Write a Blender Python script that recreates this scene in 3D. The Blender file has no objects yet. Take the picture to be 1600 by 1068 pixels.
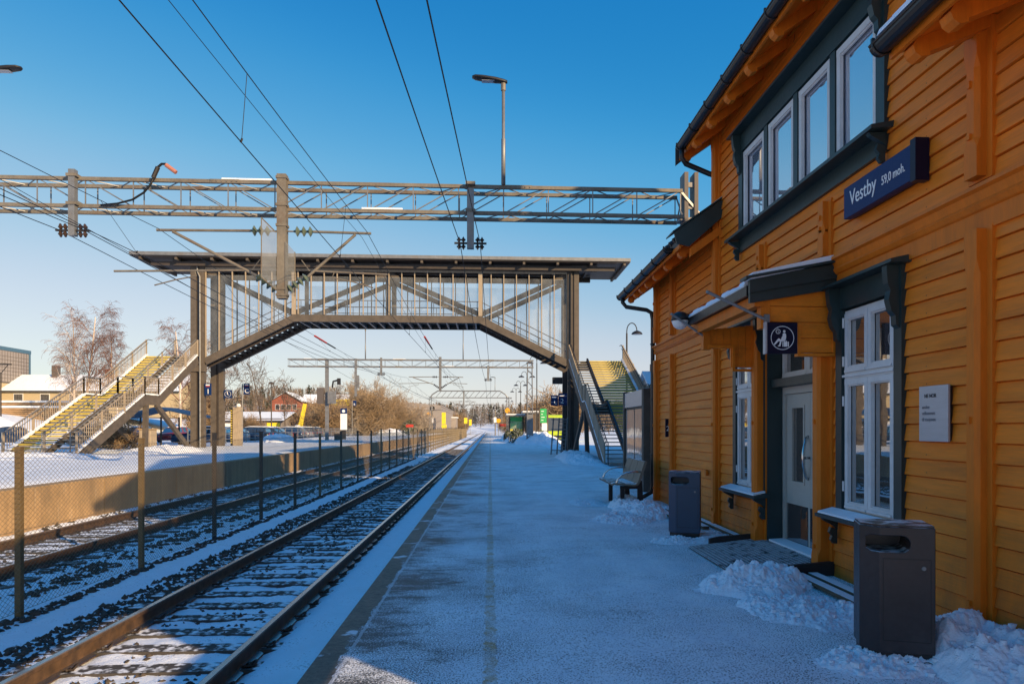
import bpy, bmesh, math, random
import numpy as np
from mathutils import Vector, Matrix

random.seed(11)
rng = np.random.default_rng(11)
S = bpy.context.scene
COL = S.collection
ORG = {}
PI = math.pi
EYE = 1.6
SUN_EL, SUN_AZ = 19.6, 136.4      # azimuth from +Y towards +X

# ------------------------------------------------------------------ helpers
class MB:
    """collects simple shapes and links them as ONE mesh object"""
    def __init__(s):
        s.v = []; s.f = []
    def add(s, vs, fs):
        b = len(s.v)
        s.v += [tuple(p) for p in vs]
        s.f += [tuple(i + b for i in f) for f in fs]
        return s
    def box(s, x0, x1, y0, y1, z0, z1):
        return s.add([(x0,y0,z0),(x1,y0,z0),(x1,y1,z0),(x0,y1,z0),(x0,y0,z1),(x1,y0,z1),(x1,y1,z1),(x0,y1,z1)],
                     [(0,3,2,1),(4,5,6,7),(0,1,5,4),(1,2,6,5),(2,3,7,6),(3,0,4,7)])
    def beam(s, p, q, w, d, up=(0,0,1)):
        p = Vector(p); q = Vector(q); t = (q-p).normalized(); u = Vector(up)
        sd = t.cross(u)
        if sd.length < 1e-5: sd = t.cross(Vector((0,1,0)))
        sd.normalize(); u = sd.cross(t).normalized()
        a = sd*w/2; b = u*d/2
        vs = [p-a-b, p+a-b, p+a+b, p-a+b, q-a-b, q+a-b, q+a+b, q-a+b]
        return s.add(vs, [(0,3,2,1),(4,5,6,7),(0,1,5,4),(1,2,6,5),(2,3,7,6),(3,0,4,7)])
    def tube(s, pts, r, n=6, cap=True):
        pts = [Vector(p) for p in pts]; m = len(pts)
        rs = r if isinstance(r, (list, tuple)) else [r]*m
        vs = []; fs = []; prev = None
        for i, p in enumerate(pts):
            t = (pts[min(i+1,m-1)] - pts[max(i-1,0)])
            if t.length < 1e-9: t = Vector((0,0,1))
            t.normalize()
            if prev is None:
                a = t.cross(Vector((0,0,1)))
                if a.length < .05: a = t.cross(Vector((1,0,0)))
            else:
                a = prev - t*prev.dot(t)
                if a.length < 1e-6: a = t.cross(Vector((1,0,0)))
            a.normalize(); prev = a; b = t.cross(a)
            for k in range(n):
                an = 2*PI*k/n
                vs.append(p + (a*math.cos(an) + b*math.sin(an))*rs[i])
        for i in range(m-1):
            for k in range(n):
                k2 = (k+1) % n
                fs.append((i*n+k, i*n+k2, (i+1)*n+k2, (i+1)*n+k))
        if cap and n > 2:
            fs.append(tuple(range(n-1,-1,-1))); fs.append(tuple(range((m-1)*n, m*n)))
        return s.add(vs, fs)
    def prism(s, poly, axis, a, b):
        n = len(poly)
        def P(u, v, w):
            return (w,u,v) if axis == 'x' else ((u,w,v) if axis == 'y' else (u,v,w))
        vs = [P(u,v,a) for u,v in poly] + [P(u,v,b) for u,v in poly]
        fs = [tuple(range(n)), tuple(range(2*n-1,n-1,-1))]
        for i in range(n):
            j = (i+1) % n
            fs.append((i, i+n, j+n, j))
        return s.add(vs, fs)
    def lathe(s, prof, c, n=12, axis='z'):
        vs = []; fs = []
        for r, h in prof:
            for k in range(n):
                an = 2*PI*k/n; u = r*math.cos(an); v = r*math.sin(an)
                if axis == 'z': vs.append((c[0]+u, c[1]+v, c[2]+h))
                elif axis == 'y': vs.append((c[0]+u, c[1]+h, c[2]+v))
                else: vs.append((c[0]+h, c[1]+u, c[2]+v))
        m = len(prof)
        for i in range(m-1):
            for k in range(n):
                k2 = (k+1) % n
                fs.append((i*n+k, i*n+k2, (i+1)*n+k2, (i+1)*n+k))
        fs.append(tuple(range(n-1,-1,-1))); fs.append(tuple(range((m-1)*n, m*n)))
        return s.add(vs, fs)
    def rot(s, c, rz):
        ca, sa = math.cos(rz), math.sin(rz)
        s.v = [(c[0]+(x-c[0])*ca-(y-c[1])*sa, c[1]+(x-c[0])*sa+(y-c[1])*ca, z) for x,y,z in s.v]
        return s
    def build(s, name, mat, parent=None, smooth=False, org=None, bevel=0, fixn=True):
        if parent is not None: org = ORG[parent.name]
        elif org is None:
            a = np.array(s.v); lo = a.min(0); hi = a.max(0)
            org = (float(lo[0]+hi[0])/2, float(lo[1]+hi[1])/2, float(lo[2]))
        me = bpy.data.meshes.new(name)
        me.from_pydata([(x-org[0], y-org[1], z-org[2]) for x,y,z in s.v], [], s.f)
        if fixn and len(s.f) < 30000:
            bm = bmesh.new(); bm.from_mesh(me); bmesh.ops.recalc_face_normals(bm, faces=bm.faces[:]); bm.to_mesh(me); bm.free()
        if smooth: me.polygons.foreach_set('use_smooth', [True]*len(me.polygons))
        me.materials.append(mat)
        o = bpy.data.objects.new(name, me); COL.objects.link(o)
        if parent is not None: o.parent = parent
        else: o.location = org
        ORG[o.name] = tuple(org)
        if bevel:
            m = o.modifiers.new('bevel', 'BEVEL'); m.width = bevel; m.segments = 2; m.limit_method = 'ANGLE'
        return o

def tag(o, label=None, cat=None, group=None, kind=None):
    if label: o['label'] = label
    if cat: o['category'] = cat
    if group: o['group'] = group
    if kind: o['kind'] = kind
    return o
def thing(name, label, cat, loc, group=None):
    o = bpy.data.objects.new(name, None); COL.objects.link(o)
    o.location = loc; o.empty_display_size = .2; ORG[o.name] = tuple(loc)
    return tag(o, label, cat, group)
def dup(o, loc=None, label=None, parent=None, rz=None, scale=None):
    kids = [c for c in KIDS.get(o.name, [])] if o.name in KIDS else [c for c in o.children]
    c = o.copy(); COL.objects.link(c)
    if parent is not None: c.parent = parent
    if loc is not None: c.location = loc; ORG[c.name] = tuple(loc)
    if rz is not None: c.rotation_euler = (0,0,rz)
    if scale is not None: c.scale = (scale,)*3
    if label: c['label'] = label
    for k in kids: dup(k, parent=c)
    return c
KIDS = {}
def freeze_kids(o):                       # remember a source's children so copies stay cheap
    KIDS[o.name] = list(o.children)
    for k in KIDS[o.name]: freeze_kids(k)

def _h(ix, iy, seed):
    n = (ix.astype(np.int64)*374761393 + iy.astype(np.int64)*668265263 + seed*974634541) & 0xffffffff
    n = ((n ^ (n >> 13)) * 1274126177) & 0xffffffff
    return ((n ^ (n >> 16)) & 0xffff) / 65535.0
def vnoise(x, y, seed=0):
    x = np.asarray(x, float); y = np.asarray(y, float)
    ix = np.floor(x); iy = np.floor(y); fx = x-ix; fy = y-iy
    fx = fx*fx*(3-2*fx); fy = fy*fy*(3-2*fy); ix = ix.astype(np.int64); iy = iy.astype(np.int64)
    a = _h(ix,iy,seed); b = _h(ix+1,iy,seed); c = _h(ix,iy+1,seed); d = _h(ix+1,iy+1,seed)
    return (a*(1-fx)+b*fx)*(1-fy) + (c*(1-fx)+d*fx)*fy
def fbm(x, y, seed=0, octv=4, gain=.5):
    t = 0; amp = 1; n = 0
    for i in range(octv):
        t = t + amp*vnoise(np.asarray(x)*2**i, np.asarray(y)*2**i, seed+i*17); n += amp; amp *= gain
    return t/n
def sstep(a, b, x):
    t = np.clip((np.asarray(x, float)-a)/(b-a), 0, 1); return t*t*(3-2*t)

def grid(name, xs, ys, zf, mat, keep=None, smooth=True):
    X, Y = np.meshgrid(np.asarray(xs, float), np.asarray(ys, float))
    Z = zf(X, Y)
    nx, ny = len(xs), len(ys)
    co = np.stack([X, Y, Z], -1).reshape(-1, 3)
    i = np.arange(nx*ny).reshape(ny, nx)
    q = np.stack([i[:-1,:-1], i[:-1,1:], i[1:,1:], i[1:,:-1]], -1).reshape(-1, 4)
    if keep is not None:
        kk = keep(X, Y).reshape(-1); q = q[kk[q].all(1)]
    me = bpy.data.meshes.new(name)
    me.vertices.add(len(co)); me.vertices.foreach_set('co', co.ravel().astype(np.float32))
    me.loops.add(q.size); me.loops.foreach_set('vertex_index', q.ravel().astype(np.int32))
    me.polygons.add(len(q)); me.polygons.foreach_set('loop_start', np.arange(0, q.size, 4, dtype=np.int32))
    me.polygons.foreach_set('loop_total', np.full(len(q), 4, dtype=np.int32))
    me.polygons.foreach_set('use_smooth', np.full(len(q), smooth))
    me.update(calc_edges=True)
    me.materials.append(mat)
    o = bpy.data.objects.new(name, me); COL.objects.link(o); ORG[o.name] = (0,0,0)
    return o

# ------------------------------------------------------------------ materials
def newmat(name):
    m = bpy.data.materials.new(name); m.use_nodes = True
    nt = m.node_tree; b = nt.nodes['Principled BSDF']
    return m, nt, b
def N(nt, typ, **kw):
    n = nt.nodes.new(typ)
    for k, v in kw.items():
        if hasattr(n, k): setattr(n, k, v)
        else: n.inputs[k].default_value = v
    return n
def L(nt, a, b): nt.links.new(a, b)
def coords(nt, scale=(1,1,1)):
    tc = N(nt, 'ShaderNodeTexCoord'); mp = N(nt, 'ShaderNodeMapping'); mp.inputs['Scale'].default_value = scale
    L(nt, tc.outputs['Object'], mp.inputs['Vector']); return mp.outputs['Vector']
def noise(nt, vec, scale, detail=4, rough=.55):
    n = N(nt, 'ShaderNodeTexNoise'); n.inputs['Scale'].default_value = scale
    n.inputs['Detail'].default_value = detail; n.inputs['Roughness'].default_value = rough
    L(nt, vec, n.inputs['Vector']); return n.outputs['Fac']
def ramp(nt, fac, stops):
    r = N(nt, 'ShaderNodeValToRGB'); e = r.color_ramp.elements
    while len(e) < len(stops): e.new(.5)
    for i, (p, c) in enumerate(stops):
        e[i].position = p; e[i].color = (*c, 1) if len(c) == 3 else c
    L(nt, fac, r.inputs['Fac']); return r.outputs['Color']
def mth(nt, op, a, b=None, clamp=False):
    m = N(nt, 'ShaderNodeMath'); m.operation = op; m.use_clamp = clamp
    for i, v in enumerate((a, b)):
        if v is None: continue
        if isinstance(v, (int, float)): m.inputs[i].default_value = v
        else: L(nt, v, m.inputs[i])
    return m.outputs[0]
def mixc(nt, fac, a, b):
    m = N(nt, 'ShaderNodeMix'); m.data_type = 'RGBA'
    for s, v in ((m.inputs[0], fac), (m.inputs[6], a), (m.inputs[7], b)):
        if isinstance(v, (int, float)): s.default_value = v
        elif isinstance(v, tuple): s.default_value = (*v, 1) if len(v) == 3 else v
        else: L(nt, v, s)
    return m.outputs[2]
def bump(nt, b, h, strength=.3, dist=.01):
    n = N(nt, 'ShaderNodeBump'); n.inputs['Strength'].default_value = strength; n.inputs['Distance'].default_value = dist
    L(nt, h, n.inputs['Height']); L(nt, n.outputs['Normal'], b.inputs['Normal'])
def upness(nt, lo=.55, hi=.85):
    g = N(nt, 'ShaderNodeNewGeometry'); s = N(nt, 'ShaderNodeSeparateXYZ'); L(nt, g.outputs['Normal'], s.inputs[0])
    m = N(nt, 'ShaderNodeMapRange'); m.inputs[1].default_value = lo; m.inputs[2].default_value = hi
    L(nt, s.outputs['Z'], m.inputs[0]); return m.outputs[0]

def plain(name, col, rough=.6, metal=0., var=.25, scale=6., bmp=.15, stretch=(1,1,1), snow=0., dirt=None):
    """a weathered surface: base colour broken by two scales of noise, a little bump, optional snow dusting on top faces"""
    m, nt, b = newmat(name)
    v = coords(nt, stretch)
    n1 = noise(nt, v, scale, 5); n2 = noise(nt, v, scale*7.3, 3)
    f = mth(nt, 'ADD', mth(nt, 'MULTIPLY', n1, .65), mth(nt, 'MULTIPLY', n2, .35))
    lo = tuple(c*(1-var) for c in col); hi = tuple(min(1, c*(1+var)) for c in col)
    c = ramp(nt, f, [(.32, lo), (.68, hi)])
    if dirt:
        d = ramp(nt, noise(nt, v, scale*.45, 6, .7), [(.5, (0,0,0)), (.72, (1,1,1))])
        c = mixc(nt, mth(nt, 'MULTIPLY', d, dirt[1]), c, dirt[0])
    if snow:
        sn = mth(nt, 'MULTIPLY', upness(nt), ramp(nt, noise(nt, v, 9, 4), [(.5-snow*.5, (0,0,0)), (.62-snow*.4, (1,1,1))]))
        c = mixc(nt, sn, c, (.8,.83,.87))
    L(nt, c, b.inputs['Base Color'])
    b.inputs['Roughness'].default_value = rough; b.inputs['Metallic'].default_value = metal
    rr = N(nt, 'ShaderNodeMapRange'); rr.inputs[3].default_value = max(.05, rough-.12); rr.inputs[4].default_value = min(1, rough+.12)
    L(nt, n2, rr.inputs[0]); L(nt, rr.outputs[0], b.inputs['Roughness'])
    if bmp: bump(nt, b, f, bmp, .01)
    return m

def make_snow(name='snow', tint=(.84,.895,.965), scale=1., dirt=.0):
    m, nt, b = newmat(name)
    v = coords(nt)
    a = noise(nt, v, 2.2*scale, 6, .6); c = noise(nt, v, 38*scale, 4, .65)
    col = ramp(nt, a, [(.3, tuple(t*.90 for t in tint)), (.65, tint)])
    if dirt:
        d = ramp(nt, mth(nt, 'MULTIPLY', c, mth(nt, 'ADD', a, .5)), [(.60, (0,0,0)), (.72, (1,1,1))])
        col = mixc(nt, mth(nt, 'MULTIPLY', d, dirt), col, (.16,.12,.09))
    L(nt, col, b.inputs['Base Color']); b.inputs['Roughness'].default_value = .75
    b.inputs['Specular IOR Level'].default_value = .25
    bump(nt, b, mth(nt, 'ADD', mth(nt, 'MULTIPLY', a, 1.), mth(nt, 'MULTIPLY', c, .45)), .55, .05)
    return m

M = {}
M['snow'] = make_snow('snow')
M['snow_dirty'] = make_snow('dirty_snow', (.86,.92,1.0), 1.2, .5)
M['orange'] = plain('ochre_painted_boards', (.78,.215,.016), .5, var=.16, scale=1.6, bmp=.25, stretch=(4,.7,7), dirt=((.24,.075,.018), .5))
def boards_paint():
    m = M['orange']; nt = m.node_tree; b = nt.nodes['Principled BSDF']; lk = b.inputs['Base Color'].links[0]; c0 = lk.from_socket
    tc = N(nt, 'ShaderNodeTexCoord'); sx = N(nt, 'ShaderNodeSeparateXYZ'); L(nt, tc.outputs['Object'], sx.inputs[0])
    # grime splashed up from the ground, thinning with height
    h = N(nt, 'ShaderNodeMapRange'); h.inputs[1].default_value = .05; h.inputs[2].default_value = .95; h.inputs[3].default_value = .75; h.inputs[4].default_value = 0.; L(nt, sx.outputs['Z'], h.inputs[0])
    gr = mth(nt, 'MULTIPLY', h.outputs[0], ramp(nt, noise(nt, coords(nt, (1, 3, 1)), 2.4, 6, .7), [(.35, (.1,.1,.1)), (.7, (1,1,1))]))
    c = mixc(nt, gr, c0, (.20,.085,.03))
    # faded, chalky patches and fine brush streaks
    fd = ramp(nt, noise(nt, coords(nt, (1, .8, 5)), 1.1, 5, .65), [(.50, (0,0,0)), (.75, (1,1,1))])
    c = mixc(nt, mth(nt, 'MULTIPLY', fd, .30), c, (.70,.27,.06))
    st = ramp(nt, noise(nt, coords(nt, (9, 1.2, 90)), 1.6, 3, .6), [(.45, (0,0,0)), (.72, (1,1,1))])
    c = mixc(nt, mth(nt, 'MULTIPLY', st, .22), c, (.33,.10,.015))
    # nail heads in the middle of every board
    fy_ = mth(nt, 'SUBTRACT', mth(nt, 'FRACT', mth(nt, 'DIVIDE', sx.outputs['Y'], .61)), .5); fz_ = mth(nt, 'SUBTRACT', mth(nt, 'FRACT', mth(nt, 'DIVIDE', mth(nt, 'SUBTRACT', sx.outputs['Z'], .02), .146)), .3)
    d = mth(nt, 'ADD', mth(nt, 'POWER', mth(nt, 'MULTIPLY', fy_, .61), 2.), mth(nt, 'POWER', mth(nt, 'MULTIPLY', fz_, .146), 2.))
    c = mixc(nt, mth(nt, 'MULTIPLY', mth(nt, 'LESS_THAN', d, .000045), .7), c, (.10,.04,.015))
    L(nt, c, b.inputs['Base Color'])
boards_paint()
M['orange_trim'] = plain('ochre_painted_trim', (.66,.17,.012), .5, var=.14, scale=2.2, bmp=.2, stretch=(4,4,.6), dirt=((.2,.075,.018), .3))
M['green'] = plain('dark_green_paint', (.016,.036,.038), .42, var=.2, scale=3, bmp=.12)
M['white'] = plain('white_window_paint', (.62,.62,.62), .45, var=.1, scale=4, bmp=.1, dirt=((.3,.29,.27), .25))
M['doorgrey'] = plain('grey_door_paint', (.46,.44,.39), .45, var=.07, scale=3, bmp=.05)
M['rooftile'] = plain('dark_roof_tile', (.035,.033,.035), .5, var=.3, scale=4, bmp=.2, snow=.25)
M['gutter'] = plain('black_gutter', (.014,.013,.014), .38, var=.3, scale=5, bmp=.05)
M['binmetal'] = plain('dark_bin_metal', (.034,.030,.032), .38, metal=.25, var=.28, scale=3.0, bmp=.08, snow=.15, dirt=((.065,.052,.05), .5))
M['binblue'] = plain('blue_grey_bin_metal', (.012,.048,.095), .4, metal=.0, var=.15, scale=3.0, bmp=.06, snow=.15)
M['concrete'] = plain('concrete', (.40,.26,.13), .85, var=.22, scale=1.3, bmp=.3, dirt=((.13,.105,.08), .6))
def streak_concrete():
    m = M['concrete']; nt = m.node_tree; b = nt.nodes['Principled BSDF']; c0 = b.inputs['Base Color'].links[0].from_socket
    s = ramp(nt, noise(nt, coords(nt, (2.5, 2.5, .22)), 1.6, 5, .65), [(.42, (0,0,0)), (.70, (1,1,1))])
    c = mixc(nt, mth(nt, 'MULTIPLY', s, .55), c0, (.17,.115,.062))
    s2 = ramp(nt, noise(nt, coords(nt, (5, 5, .5)), 1.3, 4, .6), [(.60, (0,0,0)), (.72, (1,1,1))])
    c = mixc(nt, mth(nt, 'MULTIPLY', s2, .35), c, (.55,.47,.36))
    L(nt, c, b.inputs['Base Color'])
streak_concrete()
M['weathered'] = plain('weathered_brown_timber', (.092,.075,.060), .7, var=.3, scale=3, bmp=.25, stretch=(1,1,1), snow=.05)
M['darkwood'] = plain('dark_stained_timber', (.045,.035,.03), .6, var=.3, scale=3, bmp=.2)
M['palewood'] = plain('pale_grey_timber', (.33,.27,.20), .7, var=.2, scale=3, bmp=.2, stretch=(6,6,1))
M['galv'] = plain('galvanised_steel', (.215,.22,.225), .5, metal=.45, var=.22, scale=4, bmp=.08, dirt=((.20,.15,.10), .5))
M['galvrust'] = plain('rust_stained_steel', (.175,.155,.125), .65, metal=.2, var=.3, scale=2.5, bmp=.1, dirt=((.12,.065,.035), .8))
M['rampmesh'] = plain('snow_dusted_steel_mesh', (.055,.055,.06), .6, metal=.2, var=.3, scale=4, bmp=.1, snow=.34)
M['clip'] = plain('rusty_rail_clip', (.045,.03,.022), .8, var=.3, bmp=0)
M['salmon'] = plain('faded_red_sleeve', (.42,.16,.11), .6, var=.15, bmp=0)
M['steeldark'] = plain('dark_painted_steel', (.028,.026,.027), .5, metal=.3, var=.3, scale=5, bmp=.08)
M['postbrown_lit'] = plain('brown_post_lit_tone', (.15,.10,.042), .55, metal=.2, var=.2, scale=6, bmp=.06)
M['wire'] = plain('black_wire', (.012,.012,.014), .5, metal=.5, var=.1, bmp=0)
M['mesh'] = plain('galvanised_mesh_wire', (.22,.17,.10), .5, metal=.5, var=.15, bmp=0)
M['yellow'] = plain('yellow_step_paint', (.52,.40,.07), .6, var=.25, scale=5, bmp=.1, snow=.12)
M['tread'] = plain('grey_step_board', (.25,.23,.19), .7, var=.25, scale=5, bmp=.15, snow=.3)
M['blue'] = plain('dark_blue_sign', (.004,.024,.105), .5, var=.06, bmp=0)
M['navy'] = plain('navy_sign', (.006,.007,.026), .4, var=.08, bmp=0)
M['signwhite'] = plain('white_lettering', (.8,.8,.8), .5, var=.03, bmp=0)
M['aluplate'] = plain('brushed_aluminium_plate', (.42,.44,.48), .38, metal=.35, var=.08, scale=3, bmp=.02, stretch=(1,1,8))
M['ink'] = plain('black_lettering', (.03,.03,.035), .5, var=.05, bmp=0)
M['inkgrey'] = plain('grey_lettering', (.16,.16,.18), .5, var=.05, bmp=0)
M['chrome'] = plain('polished_steel', (.62,.62,.62), .2, metal=1., var=.06, bmp=0)
M['black'] = plain('black_rubber', (.010,.010,.011), .6, var=.2, bmp=0)
M['porcelain'] = plain('brown_glazed_insulator', (.045,.028,.022), .25, var=.2, bmp=0)
M['glassins'] = plain('green_glass_insulator', (.10,.13,.10), .15, var=.2, bmp=0)
M['red'] = plain('red_paint', (.42,.03,.02), .5, var=.15, bmp=0)
M['sleeper'] = plain('dark_sleeper', (.055,.048,.042), .85, var=.35, scale=5, bmp=.35, snow=.03)
M['benchwood'] = plain('grey_bench_boards', (.19,.155,.115), .6, var=.2, scale=4, bmp=.15, snow=.12)
M['plank'] = plain('old_plank', (.12,.075,.04), .75, var=.3, scale=5, bmp=.25, snow=.55)
M['signyellow'] = plain('yellow_sign_board', (.78,.60,.03), .5, var=.08, bmp=0)
M['signorange'] = plain('amber_marker_board', (.80,.38,.01), .5, var=.08, bmp=0)
M['signgreen'] = plain('green_sign_board', (.03,.36,.10), .5, var=.08, bmp=0)
M['lime'] = plain('lime_bus_paint', (.42,.55,.03), .35, var=.08, bmp=0)
M['creamwall'] = plain('pale_yellow_boarding', (.42,.34,.21), .7, var=.1, scale=.8, bmp=0, stretch=(1,1,8))
M['panelgrey'] = plain('grey_metal_cladding', (.27,.24,.225), .5, var=.06, scale=.6, bmp=0)
M['bandgrey'] = plain('dark_fascia_cladding', (.10,.085,.078), .5, var=.08, scale=.5, bmp=0)
M['bluetrim'] = plain('blue_steel_trim', (.06,.13,.2), .45, var=.1, bmp=0)
M['redwall'] = plain('red_boarding', (.25,.075,.045), .7, var=.15, scale=.8, bmp=0)
M['lumber'] = plain('stacked_timber', (.34,.22,.12), .8, var=.4, scale=3, bmp=.3, stretch=(.3,4,4))
M['bark'] = plain('grey_brown_bark', (.09,.066,.048), .85, var=.3, scale=8, bmp=.2)
M['birchbark'] = plain('pale_birch_bark', (.56,.47,.40), .8, var=.25, scale=5, bmp=.1, dirt=((.06,.05,.045), .6))
M['twig_birch'] = plain('reddish_birch_twigs', (.17,.085,.06), .8, var=.3, bmp=0)
M['twig_dark'] = plain('dark_twigs', (.13,.088,.06), .8, var=.3, bmp=0)
M['twig_gold'] = plain('golden_bare_twigs', (.28,.195,.11), .8, var=.3, bmp=0)
M['twig_frost'] = plain('frosted_twigs', (.33,.27,.21), .8, var=.3, bmp=0)
M['twig_red'] = plain('red_brown_twigs', (.19,.095,.05), .8, var=.3, bmp=0)
M['evergreen'] = plain('evergreen_leaves', (.045,.06,.022), .7, var=.5, scale=9, bmp=0, snow=.12)

for k_ in ('blue', 'navy', 'orange', 'orange_trim'): M[k_].node_tree.nodes['Principled BSDF'].inputs['Specular IOR Level'].default_value = .22
def glossy_pane(name, dark, lo, hi, rough=.015, tint=(1,1,1), wav=.02):
    m, nt, b = newmat(name)
    b.inputs['Base Color'].default_value = (*dark, 1); b.inputs['Roughness'].default_value = .6
    g = N(nt, 'ShaderNodeBsdfGlossy'); g.inputs['Roughness'].default_value = rough; g.inputs['Color'].default_value = (*tint, 1)
    lw = N(nt, 'ShaderNodeLayerWeight'); lw.inputs['Blend'].default_value = .5
    mr = N(nt, 'ShaderNodeMapRange'); mr.inputs[3].default_value = lo; mr.inputs[4].default_value = hi
    L(nt, lw.outputs['Facing'], mr.inputs[0])
    mx = N(nt, 'ShaderNodeMixShader'); L(nt, mr.outputs[0], mx.inputs[0])
    L(nt, b.outputs[0], mx.inputs[1]); L(nt, g.outputs[0], mx.inputs[2])
    L(nt, mx.outputs[0], nt.nodes['Material Output'].inputs['Surface'])
    if wav:
        v = coords(nt); bp = N(nt, 'ShaderNodeBump'); bp.inputs['Strength'].default_value = .25; bp.inputs['Distance'].default_value = wav
        L(nt, noise(nt, v, 2.2, 2), bp.inputs['Height']); L(nt, bp.outputs['Normal'], g.inputs['Normal'])
    return m
M['pane'] = glossy_pane('window_glass', (.02,.02,.022), .18, .72, wav=.0025)
M['pane_up'] = glossy_pane('upper_window_glass_with_pale_blind', (.16,.22,.34), .30, .85, wav=.002)
M['paneflat'] = glossy_pane('dark_glass', (.012,.014,.018), .08, .6, .05, wav=0)
M['carglass'] = glossy_pane('car_glass', (.01,.012,.015), .12, .7, .05, wav=0)

def clear_glass(name, col=(.86,.90,.93), haze=.10):
    m, nt, b = newmat(name)
    tr = N(nt, 'ShaderNodeBsdfTransparent'); tr.inputs['Color'].default_value = (*col, 1)
    df = N(nt, 'ShaderNodeBsdfDiffuse'); df.inputs['Color'].default_value = (.75,.78,.8,1)
    gl = N(nt, 'ShaderNodeBsdfGlossy'); gl.inputs['Roughness'].default_value = .03
    v = coords(nt); hz = ramp(nt, noise(nt, v, .8, 4), [(.3, (haze*.3,)*3), (.75, (haze*2.0,)*3)])
    m1 = N(nt, 'ShaderNodeMixShader'); L(nt, hz, m1.inputs[0]); L(nt, tr.outputs[0], m1.inputs[1]); L(nt, df.outputs[0], m1.inputs[2])
    fr = N(nt, 'ShaderNodeFresnel'); fr.inputs['IOR'].default_value = 1.45
    m2 = N(nt, 'ShaderNodeMixShader'); L(nt, fr.outputs[0], m2.inputs[0]); L(nt, m1.outputs[0], m2.inputs[1]); L(nt, gl.outputs[0], m2.inputs[2])
    L(nt, m2.outputs[0], nt.nodes['Material Output'].inputs['Surface'])
    return m
M['glass'] = clear_glass('bridge_glass')
M['screen'] = clear_glass('grey_mesh_screen', (.55,.56,.60), .12)
M['shelterglass'] = clear_glass('green_shelter_glass', (.35,.75,.45), .2)

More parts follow.
